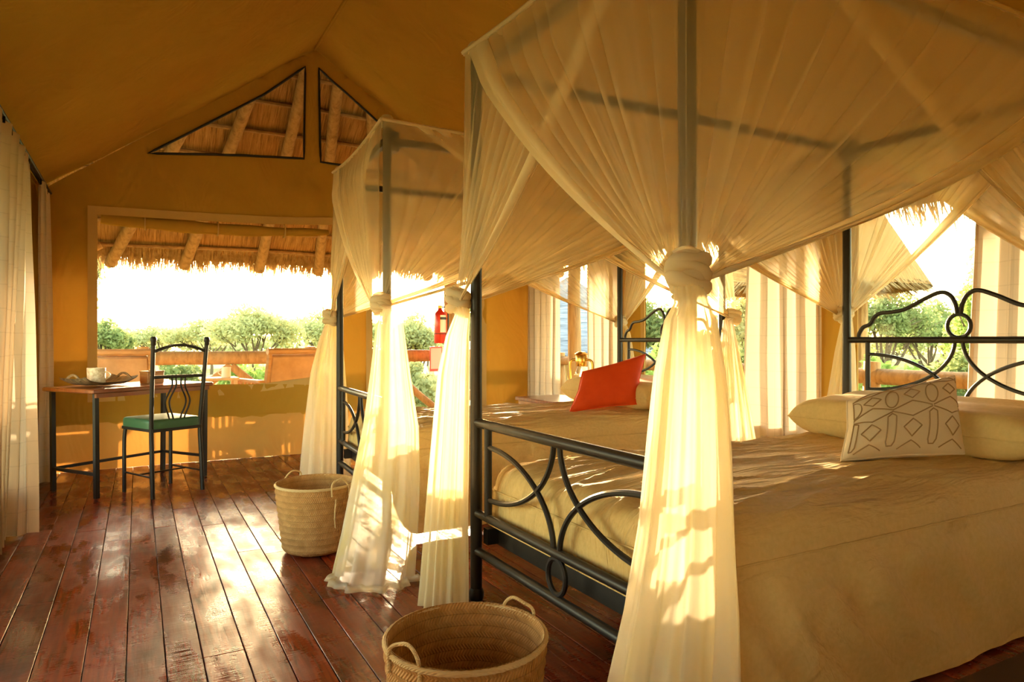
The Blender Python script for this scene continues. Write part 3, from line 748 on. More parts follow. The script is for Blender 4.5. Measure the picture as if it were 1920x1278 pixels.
def tail(rows_w, parent, inv, seed, pleats=9, name='gathered_tail', puddle=0, amp=.22):
    """rows_w: (centre, half-width vector, half-depth vector) in world space from knot to hem"""
    n = 108; P = []; rr = random.Random(seed); ph = rr.uniform(0, 6); ph2 = rr.uniform(0, 6)
    S = []
    for a, b in zip(rows_w, rows_w[1:]):
        for k in range(6): t = k/6; S.append(tuple(x.lerp(y, t) for x, y in zip(a, b)))
    S.append(rows_w[-1]); m_ = len(S)
    for j, (c, hw, hd) in enumerate(S):
        t = j/(m_-1); am = amp*min(1, .25+t*2)
        for i in range(n):
            a = 2*PI*i/n
            g = 1+am*(.6*math.sin(pleats*a+ph+1.2*nz3(t*1.5, seed, 1))+.45*math.sin((pleats*2-3)*a+ph2+2*nz3(t*2, seed, 4))+.35*nz3(3*math.cos(a)+seed, 3*math.sin(a), t*1.3))
            z = Vector((0, 0, 0))
            if j == m_-1: z.z = max(0, .02*nz3(6*math.cos(a), 6*math.sin(a), seed))
            p = c+(hw*math.cos(a)+hd*math.sin(a))*g+z
            if p.z < .006: p.z = .006
            P.append(inv @ p)
    if puddle:
        last = P[-n:]; cl = inv @ S[-1][0]
        for q, (k, z) in enumerate(((1.08, .03), (1.16, .006), (1.0, .004))):
            for i in range(n):
                p = cl+(last[i]-cl)*(1+(k-1)*puddle*(1+.4*nz3(i*.2, seed, q))); p = Vector((p.x, p.y, z*(1+.5*nz3(i*.3, q, seed))+.004)); P.append(p)
        m_ += 3
    return MB().grid(P, n, m_, closed_u=True).build(name, 'sheer_tail', parent, ang=180)
def knot(c, r, parent, seed, h=.042):
    m = MB(); rr = random.Random(seed)
    n, k = 40, 26; P = []
    for j in range(k):
        v = PI*(j/(k-1)*.92+.04)
        for i in range(n):
            a = 2*PI*i/n; tw = a*2+v*2.2
            g = r*(.50+.42*math.sin(v))*(1+.09*math.sin(7*v+1.0*a+seed)+.07*math.sin(12*v-1.0*a+seed*2)+.16*nz3(1.6*math.cos(a)+seed, 1.6*math.sin(a), v*1.6))
            P.append((c.x+g*math.cos(a), c.y+g*math.sin(a), c.z+h*1.25*math.cos(v)+.01*math.sin(a+seed)))
    m.grid(P, n, k, closed_u=True)
    for tl_, z, b0 in ((.30, -.016, .4), (-.38, .004, 2.1), (.2, .024, 4.0)):
        m.tube([(c.x+r*.80*math.cos(a), c.y+r*.80*math.sin(a), c.z+z+r*tl_*math.cos(a+b0+seed)) for a in [2*PI*i/36 for i in range(36)]], [.0165+.004*math.sin(i*.52+seed) for i in range(36)], 10, closed=True)
    return m.build('knot', 'hem', parent)
def net(org, label, seed, tails):
    th = thing('mosquito_net', label, 'net', org[0], org[1])
    mw = Matrix.Translation(org[0]) @ Matrix.Rotation(org[1], 4, 'Z'); inv = mw.inverted()
    e = .034; zt = TOPZ-.01
    cor = {(a, b): Vector(((-e if a == 0 else BL_+e), b*(HW+e), zt)) for a in (0, 1) for b in (-1, 1)}
    kn = {k: Vector((v.x, v.y, KZ)) for k, v in cor.items()}
    for k in kn:
        out = Vector((-1 if k[0] == 0 else 1, k[1], 0)).normalized(); kn[k] = kn[k]+out*.02
        if tails.get(k) and len(tails[k]) > 2: kn[k].z += tails[k][2]
    sides = [((0, -1), (0, 1), Vector((-1, 0, 0))), ((1, -1), (1, 1), Vector((1, 0, 0))), ((0, -1), (1, -1), Vector((0, -1, 0))), ((0, 1), (1, 1), Vector((0, 1, 0)))]
    q = 0
    for a, b, n_ in sides:
        q += 1; L = (cor[a]-cor[b]).length; sg = .035*L+.025
        nf = 12 if L < 1.5 else 17
        net_fan(cor[a], cor[b], kn[a], n_, 'net_panel', th, seed+q, sg, .052, .97, nf=nf)
        net_fan(cor[b], cor[a], kn[b], n_, 'net_panel', th, seed+q+50, sg, .004, .93, nf=nf)
        mid = [cor[a].lerp(cor[b], i/14)+Vector((0, 0, -.03*math.sin(PI*i/14)+.002))+n_*.006 for i in range(15)]
        MB().tube(mid, .009, 6).build('net_edging', 'hem', th)
    P = []; n = 36
    for j in range(n):
        for i in range(n):
            u, v = i/(n-1), j/(n-1); p = cor[(0, -1)].lerp(cor[(1, -1)], u).lerp(cor[(0, 1)].lerp(cor[(1, 1)], u), v)
            w_ = max(0., math.sin(PI*u))*max(0., math.sin(PI*v)); ed = .03*max(math.sin(PI*u) if v in (0, 1) else 0, math.sin(PI*v) if u in (0, 1) else 0)
            P.append(p+Vector((0, 0, -.10*w_**.6-.03*max(math.sin(PI*u), math.sin(PI*v))*(1-w_)+.010*math.sin(u*22+v*9)*w_+.015*nz3(u*6, v*6, seed)*w_)))
    MB().grid(P, n, n).build('net_roof', 'sheer', th, ang=180)
    for k, c in cor.items():                                     # cloth cap over each post end
        MB().lathe([(.031, -.045), (.034, -.02), (.033, .012), (.024, .024), (.004, .027)], 16, (BL_*k[0], k[1]*HW, TOPZ), cap=False).build('post_cap', 'sheer_tail', th)
    for k, kk in kn.items():
        kw = mw @ kk; tl = tails.get(k); rk = .047
        if tl:
            d = kw.xy.dot(Vector(fw)); d += tl[1]; rows = []
            rows.append((kw, Vector((*rt, 0))*.03, Vector((*fw, 0))*.03))
            for ri, (y, xl, xr, dd) in enumerate(tl[0]):
                p0 = ond(xl, y, d+dd); p1 = ond(xr, y, d+dd); c = (p0+p1)/2; hw = (p1-p0)/2
                if c.z < .01 or ri == len(tl[0])-1: c.z = .01
                rows.append((c, hw*.92, Vector((*fw, 0))*min(tl[4] if len(tl) > 4 else .13, hw.length*.75)))
            pud = tl[3] if len(tl) > 3 else 0
        else:
            rows = [(kw, Vector((.03, 0, 0)), Vector((0, .03, 0)))]; m3 = mw.to_3x3()
            if k in tails:                                       # hangs flat behind the headboard, between post and wall
                for z, r_, sh in ((1.05, .042, .02), (.85, .05, .035), (.6, .052, .04), (.3, .055, .045), (.01, .06, .045)):
                    rows.append((Vector((kw.x, kw.y, z))+m3 @ Vector((sh*.9, -sh, 0)), Vector((r_*.8, 0, 0)), Vector((0, r_*1.3, 0))))
            else:                                                # hangs beside the bed, clear of post, rail and skirt
                for z, r_, sh in ((1.05, .055, .045), (.85, .07, .075), (.6, .078, .10), (.3, .082, .155), (.01, .088, .20)):
                    rows.append((Vector((kw.x, kw.y, z))+m3 @ Vector((-.05 if z < 1 else -.01, k[1]*sh, 0)), Vector((r_*.8, 0, 0)), Vector((0, r_, 0))))
            pud = 0
        tail(rows, th, inv, seed+k[0]*3+k[1]*7, 8+(seed % 3), puddle=pud, amp=.13 if pud else .22)
        knot(kk, rk, th, seed+k[1]+k[0]*2)
    return th
near_t = {(0, -1): ([(568, 1262, 1330, -.045), (600, 1246, 1343, -.075), (700, 1231, 1357, -.105), (850, 1216, 1366, -.115), (1000, 1200, 1370, -.125), (1150, 1174, 1376, -.13), (1278, 1150, 1376, -.135), (1490, 1112, 1388, -.14)], 0),
          (0, 1): ([(590, 853, 882, -.06), (630, 838, 880, -.08), (700, 824, 880, -.09), (850, 811, 879, -.095), (1000, 799, 878, -.10), (1090, 792, 878, -.10), (1140, 788, 878, -.105)], 0),
          (1, 1): ([(600, 1578, 1598, .05), (660, 1566, 1601, .09), (760, 1550, 1604, .10), (860, 1546, 1604, .10), (980, 1544, 1604, .10)], 0, 0, 0, .038)}
far_t = {(0, -1): ([(580, 717, 752, -.08), (610, 704, 757, -.11), (700, 693, 769, -.14), (800, 679, 784, -.20), (900, 659, 786, -.28), (1000, 640, 782, -.42), (1055, 628, 778, -.52), (1086, 622, 776, -.60)], 0, .03, 1.0),
         (0, 1): ([(600, 612, 634, .04), (640, 598, 640, .10), (700, 584, 645, .13), (800, 575, 652, .14), (880, 568, 655, .15), (912, 566, 656, .15)], 0),
         (1, -1): ([(600, 1356, 1374, -.06), (650, 1352, 1384, -.12), (720, 1348, 1396, -.16), (820, 1346, 1412, -.19), (895, 1345, 1418, -.20)], 0),
         (1, 1): None}
net(NEAR, 'sheer ivory mosquito net tied to the posts around the bed with the cream cushion', 11, near_t)
net(FAR, 'sheer ivory mosquito net tied to the posts around the bed with the orange cushion', 23, far_t)

# ------------------------------------------------------------------ window curtains
def curtain(label, top, bot, z1, z0, folds, amp, seed, group=None):
    """top / bot: polylines in plan; cloth pleated between them"""
    def along(pl, s):
        pl = [Vector(p) for p in pl]; L = [(b-a).length for a, b in zip(pl, pl[1:])]; T = sum(L)*s
        for (a, b), l in zip(zip(pl, pl[1:]), L):
            if T <= l: return a.lerp(b, T/l), (b-a).normalized()
            T -= l
        return pl[-1], (pl[-1]-pl[-2]).normalized()
    n = folds*12+1; nv = 26; P = []; UV = []; o, _ = along(bot, .5)
    t = thing('window_curtain', label, 'curtain', (o.x, o.y, 0), 0, group); rr = random.Random(seed); pv = [rr.uniform(-.8, .8) for _ in range(folds+2)]; av = [rr.uniform(.6, 1.3) for _ in range(folds+2)]
    for j in range(nv):
        v = j/(nv-1)
        for i in range(n):
            s = i/(n-1); a, ta = along(top, s); b, tb = along(bot, s); f = s*folds; q = int(f); g = av[q]*(1-f+q)+av[q+1]*(f-q); pp = pv[q]*(1-f+q)+pv[q+1]*(f-q)
            ph = 2*PI*f+pp*v*1.6; p = a.lerp(b, v**.8); tg = ta.lerp(tb, v).normalized(); nm = Vector((tg.y, -tg.x))
            A_ = amp*g*(.75+.35*v)*(1+.35*math.sin(f*1.1+seed))
            p = p+nm*A_*math.sin(ph)+tg*A_*.55*math.sin(2*ph+.6)+nm*.012*nz3(s*3, v*2.5, seed)
            z = z1+(z0-z1)*v
            if j == 0: z += .008*math.cos(ph)-.012*abs(math.sin(PI*f*.5))
            P.append((p.x-o.x, p.y-o.y, max(.008, z))); UV.append((s*folds*.22, v))
    MB().grid(P, n, nv).build('drape', 'curtain', t, uv=UV, ang=180)
    for i in range(folds+1):
        a, _ = along(top, i/folds); MB().tube([(a.x-o.x, a.y-o.y, z1-.02), (a.x-o.x, a.y-o.y, z1+.03)], .006, 6).build('hook', 'black_iron', t)
    return t
curtain('off-white curtain pulled aside by the desk, bathed in low sun at its edge', [(-.565, 3.4), (-.565, 4.95)], [(-.56, 3.5), (-.60, 3.95), (-.61, 4.20), (-.46, 4.26)], 2.066, .012, 7, .032, 3)
curtain('narrow off-white curtain hanging in the corner right behind the desk', [(-.57, 5.55), (-.57, 6.02)], [(-.57, 5.7), (-.575, 5.95), (-.52, 6.06)], 2.066, .012, 4, .026, 8)
XC = XR-.055
curtain('off-white curtain between the end wall and the brass lantern', [(XC, 6.08), (XC, 5.52)], [(XC, 6.09), (XC-.01, 5.50)], 2.05, .012, 5, .03, 14)
curtain('off-white curtain behind the brass lantern, next to the black headboard post', [(XC, 5.06), (XC, 4.62)], [(XC, 5.05), (XC, 4.60)], 2.05, .012, 4, .026, 17)
curtain('broad off-white checked curtain hanging between the two headboards', [(XC, 3.22), (XC, 2.68)], [(XC, 3.24), (XC, 2.66)], 2.05, .012, 4, .03, 22)
curtain('off-white checked curtain behind the headboard scrolls, past the cream cushion', [(XC, 1.80), (XC, .95)], [(XC, 1.86), (XC, .9)], 2.05, .012, 6, .032, 27)
curtain('off-white curtain beside the viewer on the desk side of the tent', [(-.565, 1.1), (-.565, 2.0)], [(-.56, 1.0), (-.56, 1.9)], 2.066, .012, 8, .03, 31)
for n_, X_, a_, b_ in (('curtain_rail', XC, .7, 6.1), ('curtain_rail', -.565, -1.4, 6.08)):
    t = MB().tube([(X_, a_, 2.085), (X_, b_, 2.085)], .009, 8).build(n_, 'black_iron')
    tag(t, 'thin dark rail carrying the curtains behind the headboards' if X_ > 0 else 'thin dark rail carrying the curtains beside the desk', 'curtain rail')

# ------------------------------------------------------------------ desk, chair, things on the desk
DL, DN, DF = Vector((-.473, 5.436)), Vector((-.227, 5.04)), Vector((.157, 5.872))
ex = (DF-DL).normalized(); ey = (DL-DN).normalized(); ey = Vector((-ex.y, ex.x))
LEN, DEP = .80, .46
dang = math.atan2(ex.y, ex.x); dc = DN+ex*LEN/2+ey*DEP/2
dsk = thing('writing_desk', 'small red-brown wooden desk on black iron legs by the end window', 'desk', (dc.x, dc.y, 0), dang)
TZ = .69
MB().box((0, 0, TZ-.014), (LEN+.10, DEP+.08, .028), bev=.006).build('top', 'desk_wood', dsk, smooth=False)
MB().box((0, -DEP/2-.02, TZ-.04), (LEN+.04, .02, .03)).build('apron', 'desk_wood', dsk, smooth=False)
for sx in (-1, 1):
    for sy in (-1, 1): MB().tube([(sx*LEN/2, sy*DEP/2, 0), (sx*(LEN/2+.006), sy*DEP/2, TZ-.028)], .0185, 4).build('leg', 'black_iron', dsk, smooth=False)
    MB().tube([(sx*LEN/2, -DEP/2, .15), (sx*LEN/2, DEP/2, .15)], .013, 4).build('stretcher', 'black_iron', dsk, smooth=False)
MB().tube([(-LEN/2, DEP/2, .15), (LEN/2, DEP/2, .15)], .013, 4).build('stretcher', 'black_iron', dsk, smooth=False)
def deskpt(u, v, z=TZ): p = dc+ex*u+ey*v; return Vector((p.x, p.y, z))
# chair
B1, B2, F1, F2 = (Vector(p) for p in ((.079, 4.855), (.376, 5.008), (-.087, 5.206), (.229, 5.322)))
cx_ = (B2-B1).normalized(); cy_ = Vector((-cx_.y, cx_.x)); cc0 = (B1+B2)/2
WB = (B2-B1).length/2; DP = .36
chr_ = thing('desk_chair', 'black iron chair with green seat and curved wire back pulled up to the desk', 'chair', (cc0.x, cc0.y, 0), math.atan2(cx_.y, cx_.x))
for s in (-1, 1):
    bp_ = MB().tube(smooth_pts([(s*WB, -.01, 0), (s*(WB-.002), .005, .25), (s*(WB-.004), .015, .43), (s*(WB+.003), -.005, .65), (s*(WB+.012), -.04, .98)], 5), .0135, 8).build('back_post', 'black_iron', chr_)
    MB().lathe([(.013, 0), (.016, .006), (.015, .02), (.019, .03), (.019, .045), (.012, .055)], 10, (s*(WB+.012), -.041, .965)).build('finial', 'black_iron', bp_)
    MB().tube(smooth_pts([(s*(WB-.01), DP, 0), (s*(WB-.01), DP, .33), (s*(WB-.015), DP-.008, .43)], 5), .012, 8).build('front_leg', 'black_iron', chr_)
    MB().tube([(s*(WB-.004), 0, .13), (s*(WB-.01), DP, .13)], .006, 6).build('stretcher', 'black_iron', chr_)
MB().tube([(-WB+.004, DP/2, .13), (WB-.004, DP/2, .13)], .006, 6).build('stretcher', 'black_iron', chr_)
MB().tube(arc(lambda t: (-(WB+.009)+2*(WB+.009)*t, -.033, .925+.042*math.sin(PI*t)), 17), .010, 8).build('top_rail', 'black_iron', chr_)
MB().tube([(-WB-.005, -.016, .765), (WB+.005, -.016, .765)], .011, 8).build('back_rail', 'black_iron', chr_)
for s, x0 in ((-1, .045), (-1, .018), (1, .018), (1, .045)):
    MB().tube(smooth_pts([(s*x0, -.014, .76), (s*x0, -.012, .70), (s*(x0+.035), -.004, .62), (s*(x0+.033), 0, .57), (s*(x0+.008), .008, .50), (s*x0, .012, .42)], 5), .0055, 6).build('back_wire', 'black_iron', chr_)
MB().box((0, DP/2+.005, .425), (2*WB-.004, DP+.02, .02)).build('seat_frame', 'black_iron', chr_, smooth=False)
m = MB(); P = []; n = 18
for j in range(9):
    v = j/8; inset = .03*(1-math.sqrt(max(0, 1-(max(0, v-.4)/.6)**2))); z = .435+.058*min(1, v/.75) if v < .75 else .4785+.0145
    for i in range(40):
        a = 2*PI*i/40; c, s = math.cos(a), math.sin(a); k = .22
        X = (WB+.004-inset)*math.copysign(abs(c)**k, c); Y = (DP/2+.014-inset)*math.copysign(abs(s)**k, s)
        P.append((X, DP/2+.012+Y, .435+.058*math.sin(v*PI/2)))
m.grid(P, 40, 9, closed_u=True); o_ = len(m.v)-40; m.v.append((0, DP/2+.012, .505)); m.f += [(o_+i, o_+(i+1) % 40, len(m.v)-1) for i in range(40)]
m.build('seat_cushion', 'green_vinyl', chr_, ang=60)
# tray with cup, wooden box
tp = deskpt(-.20, .06)
tr = thing('bark_tray', 'rough woven tray with raised ends lying on the desk', 'tray', tp, dang+.1)
P = []; n = 26
for j in range(n):
    for i in range(n):
        u, v = 2*i/(n-1)-1, 2*j/(n-1)-1; P.append((u*.2, v*.13, .013+.045*abs(u)**3.5+.014*abs(v)**4+.006*nz3(u*3, v*3, 2)))
m = MB().grid(P, n, n); m.grid([(p[0], p[1], p[2]-.007) for p in [P[j*n+n-1-i] for j in range(n) for i in range(n)]], n, n)
m.build('dish', 'bark_tray', tr)
for s in (-1, 1): MB().tube(arc(lambda t: (s*(.185+.0*t), -.07+.14*t, .045+.035*math.sin(PI*t)), 12), .008, 6).build('handle', 'bark_tray', tr)
cp = thing('cup', 'pale beaten metal cup standing on the woven tray', 'cup', deskpt(-.22, .06, TZ+.018))
MB().lathe([(.052, 0), (.055, .004), (.054, .05), (.056, .104), (.052, .104), (.049, .05), (.048, .01), (.01, .008)], 28).build('body', 'beaten_cup', cp)
MB().tube(arc(lambda t: (.052+.028*math.sin(PI*t), -.0, .025+.055*t), 12), .006, 6).build('handle', 'beaten_cup', cp)
bx = thing('tissue_box', 'small brown wooden box on the desk behind the chair back', 'box', deskpt(.16, .02), dang)
MB().box((0, 0, .04), (.13, .09, .08), bev=.004).build('body', 'box_wood', bx, smooth=False); MB().box((0, 0, .083), (.136, .096, .01), bev=.002).build('lid', 'box_wood', bx, smooth=False)
MB().box((0, 0, .091), (.05, .02, .01), bev=.002).build('knob', 'box_wood', bx, smooth=False)

# ------------------------------------------------------------------ palm baskets
def basket(label, c, rot, r0=.150, r1=.187, h=.315, seed=0):
    t = thing('palm_basket', label, 'basket', (c.x, c.y, 0), rot); n, k = 64, 46; P = []; UV = []; m = MB()
    for shell in (0, 1):
        Q = []; 
        for j in range(k):
            v = j/(k-1)
            for i in range(n+1):
                a = 2*PI*i/n; r = (r0+(r1-r0)*v**.8)*(1+.012*math.cos(2*a+seed)) + .0022*math.cos(v*11*2*PI) + .003*nz3(math.cos(a)*2, math.sin(a)*2, v*3+seed)
                if v < .06: r -= .03*(1-v/.06)**2
                if shell: r -= .009
                Q.append((r*math.cos(a), r*math.sin(a), (.004 if not shell else .012)+h*v*(1-(.03 if shell and v < .05 else 0)))); UV.append((i/n, v))
        if shell: Q = [Q[j*(n+1)+n-i] for j in range(k) for i in range(n+1)]
        m.grid(Q, n+1, k)
    UV = UV[:k*(n+1)] + [UV[j*(n+1)+n-i] for j in range(k) for i in range(n+1)]
    o = m.build('body', 'basket', t, uv=UV, ang=180)
    P = [(0, 0, .008)]; m = MB().lathe([(.001, .01), (.06, .010), (.11, .011), (r0-.02, .012)], 40, cap=False); m.build('bottom', 'basket', t, uv=[(p[0]*3+.5, p[1]*3+.5) for p in m.v])
    MB().tube([((r1-.003)*(1+.012*math.cos(2*a+seed))*math.cos(a), (r1-.003)*(1+.012*math.cos(2*a+seed))*math.sin(a), h+.004) for a in [2*PI*i/120 for i in range(120)]], [.0062+.0009*(i % 2) for i in range(120)], 8, closed=True).build('rim', 'rope', t)
    for s in (0, PI):
        da = .26
        pts = smooth_pts([((r1+.004)*math.cos(s-da), (r1+.004)*math.sin(s-da), h-.03), ((r1+.003)*math.cos(s-da), (r1+.003)*math.sin(s-da), h+.02), ((r1-.01)*math.cos(s-da*.5), (r1-.01)*math.sin(s-da*.5), h+.036), ((r1-.012)*math.cos(s+da*.2), (r1-.012)*math.sin(s+da*.2), h+.040), ((r1-.005)*math.cos(s+da*.8), (r1-.005)*math.sin(s+da*.8), h+.02), ((r1+.003)*math.cos(s+da), (r1+.003)*math.sin(s+da), h-.01), ((r1+.004)*math.cos(s+da), (r1+.004)*math.sin(s+da), h-.04)], 5)
        MB().tube(pts, .0042, 7).build('handle', 'rope', t)
    return t
bA = basket('round palm basket with two rope loops standing before the bed with the cream cushion', onz(874, 1194, .315), .35)
bB = basket('round palm basket standing against the gathered net tail of the orange cushion bed', onz(592, 906, .315), -1.15+PI, seed=2)
MB().tube(smooth_pts([(-.188, .03, .27), (-.192, .04, .2), (-.184, .03, .14)], 4), .003, 5).build('hanging_string', 'rope', bB)

# ------------------------------------------------------------------ bedside table with lantern, rug
bt = thing('bedside_table', 'low brown bedside table carrying the brass lantern', 'table', (3.16, 4.97, 0))
MB().box((0, 0, .485), (.46, .64, .03), bev=.005).build('top', 'desk_wood', bt, smooth=False); MB().box((0, 0, .44), (.42, .58, .055)).build('apron', 'box_wood', bt, smooth=False)
for sx in (-1, 1):
    for sy in (-1, 1): MB().tube([(sx*.195, sy*.28, 0), (sx*.195, sy*.28, .47)], .019, 4).build('leg', 'black_iron', bt, smooth=False)
lp = ond(1090, 637, 5.75); ln = thing('hurricane_lantern', 'lit brass hurricane lantern standing on the bedside table', 'lantern', (lp.x, lp.y, .5), 2.1)
MB().lathe([(.06, 0), (.075, .004), (.078, .03), (.07, .055), (.045, .068), (.03, .085)], 28).build('tank', 'brass', ln)
MB().lathe([(.032, .085), (.036, .095), (.036, .115), (.028, .122)], 20).build('burner', 'brass', ln)
MB().lathe([(.030, .118), (.050, .150), (.058, .19), (.052, .235), (.038, .268), (.036, .282)], 24, cap=False).build('globe', 'glass_globe', ln)
MB().lathe([(.040, .278), (.044, .284), (.044, .315), (.05, .32), (.05, .362), (.046, .37), (.052, .374), (.056, .382), (.03, .398), (.012, .402)], 24).build('chimney', 'brass', ln)
MB().lathe([(.006, .12), (.012, .14), (.017, .17), (.015, .195), (.006, .225), (.002, .235)], 14).build('flame_bulb', 'lamp_bulb', ln)
for s in (-1, 1):
    MB().tube(smooth_pts([(s*.066, 0, .045), (s*.095, 0, .075), (s*.1, 0, .16), (s*.104, 0, .28), (s*.09, 0, .325), (s*.046, 0, .335)], 6), .011, 10).build('air_tube', 'brass', ln)
MB().tube(arc(lambda t: (.1*math.cos(PI*t), .06+.05*math.sin(PI*t), .27-.16*math.sin(PI*t)), 20), .0025, 5).build('carrying_wire', 'brass', ln)
for z in (.16, .21): MB().tube([(.062*math.cos(a), .062*math.sin(a), z) for a in [2*PI*i/24 for i in range(24)]], .002, 4, closed=True).build('globe_guard', 'brass', ln)
rg = MB(); rg.box((2.35, .50, .0045), (2.2, 1.25, .008), bev=.004); tag(rg.build('rug', 'rug', smooth=False), 'coarse dark brown woven rug on the floor beside the cream cushion bed', 'rug')

# ------------------------------------------------------------------ deck furniture, extinguisher
def deck_chair(label, loc, rz, group=None):
    t = thing('deck_armchair', label, 'chair', loc, rz, group)           # faces local +x
    for sy in (-1, 1):
        MB().box((.26, sy*.30, .31), (.05, .05, .62)).build('front_leg', 'chair_wood', t, smooth=False)
        MB().box((-.24, sy*.30, .29), (.05, .05, .58)).build('back_leg', 'chair_wood', t, smooth=False)
        MB().box((.03, sy*.305, .635), (.66, .085, .028), bev=.005).build('arm', 'chair_wood', t, smooth=False)
        MB().box((.01, sy*.30, .14), (.5, .03, .05)).build('side_rail', 'chair_wood', t, smooth=False)
        for k in range(5): MB().box((-.15+k*.08, sy*.30, .38), (.025, .02, .49)).build('slat', 'chair_wood', t, smooth=False)
        MB().tube([(-.22, sy*.26, .34), (-.36, sy*.26, .93)], .028, 6).build('back_post', 'chair_wood', t, smooth=False)
    ry = Matrix.Rotation(-.235, 3, 'Y')
    MB().box((-.29, 0, .66), (.06, .5, .48), ry, bev=.02).build('back_cushion', 'leather_tan', t)
    MB().tube([(-.365, -.29, .925), (-.365, .29, .925)], .032, 8).build('top_rail', 'chair_wood', t)
    MB().box((.02, 0, .36), (.54, .54, .1), bev=.03).build('seat_cushion', 'leather_tan', t)
    MB().box((.01, 0, .27), (.5, .58, .05)).build('seat_frame', 'chair_wood', t, smooth=False)
    return t
def chair_at(px_, Y, rz, label):
    p = ony(px_, 660, Y); return deck_chair(label, (p.x+.3*math.cos(rz), Y+.3*math.sin(rz), -.035), rz)
chair_at(548, 6.95, PI/2+.30, 'wooden slatted armchair with tan leather back on the deck, right of the mug table')
chair_at(222, 6.98, PI/2-.12, 'wooden armchair with tan leather back on the deck behind the woven tray')
tb = thing('deck_table', 'small pale wooden table on the deck holding a white mug', 'table', (ony(410, 700, 7.2).x, 7.2, -.035))
MB().box((0, 0, .66), (.34, .34, .022), bev=.004).build('top', 'table_paint', tb, smooth=False)
for sx in (-1, 1):
    for sy in (-1, 1): MB().box((sx*.14, sy*.14, .325), (.03, .03, .65)).build('leg', 'table_paint', tb, smooth=False)
mg = ony(424, 690, 7.12); mug = thing('mug', 'plain white mug standing on the small deck table', 'mug', (mg.x, 7.12, .636))
MB().lathe([(.038, 0), (.042, .004), (.042, .1), (.038, .1), (.037, .012), (.005, .01)], 22).build('body', 'ceramic', mug)
MB().tube(arc(lambda t: (-.04-.03*math.sin(PI*t), 0, .022+.055*t), 12), .006, 6).build('handle', 'ceramic', mug)
px0 = pole_at[0]; ep = ony(825, 600, 7.68)
fe = thing('fire_extinguisher', 'red fire extinguisher strapped to the roof post beyond the doorway', 'extinguisher', (ep.x, 7.68, .96), 2.4)
MB().lathe([(.02, 0), (.066, .0), (.072, .01), (.072, .33), (.062, .37), (.03, .40), (.022, .42)], 26).build('cylinder', 'red_paint', fe); cyl = fe.children[0]
m = MB(); P = [(.0735*math.cos(a), .0735*math.sin(a), z) for z in (.13, .34) for a in [PI*.62+PI*.65*i/12 for i in range(13)]]; lbl = m.grid(P, 13, 2).build('label', 'label_paper', cyl)
m = MB(); P = [(.0742*math.cos(a), .0742*math.sin(a), z) for z in (.285, .315) for a in [PI*.62+PI*.65*i/12 for i in range(13)]]; m.grid(P, 13, 2).build('label_band', 'black_rubber', cyl)
MB().box((0, 0, .44), (.05, .03, .04), bev=.005).build('valve', 'brass', fe, smooth=False); MB().box((.03, 0, .475), (.12, .02, .012)).build('lever', 'black_rubber', fe, smooth=False)
MB().tube(smooth_pts([(-.02, 0, .44), (-.09, .0, .42), (-.105, 0, .3), (-.1, .0, .1)], 6), .009, 8).build('hose', 'black_rubber', fe)
MB().tube([(.076*math.cos(a), .076*math.sin(a), .115) for a in [2*PI*i/26 for i in range(26)]], .004, 5, closed=True).build('strap', 'black_rubber', fe)
ba = math.atan2(px0[1]-7.68, px0[0]-ep.x)-2.4
for bz in (.115, .30): MB().tube([(.068*math.cos(ba), .068*math.sin(ba), bz), (.13*math.cos(ba), .13*math.sin(ba), bz)], .008, 6).build('bracket', 'black_rubber', fe)
sg_ = thing('fire_sign', 'pale red-edged notice board under the fire extinguisher', 'sign', (ony(818, 660, 7.68).x, 7.69, .62), .1)
MB().box((0, 0, .15), (.17, .008, .30)).build('board', 'red_paint', sg_, smooth=False); MB().tube([(.07, .006, .2), (.20, .006, .2)], .006, 6).build('bracket', 'black_rubber', sg_); MB().box((0, -.006, .155), (.145, .004, .25)).build('notice', 'sign_pink', sg_, smooth=False)

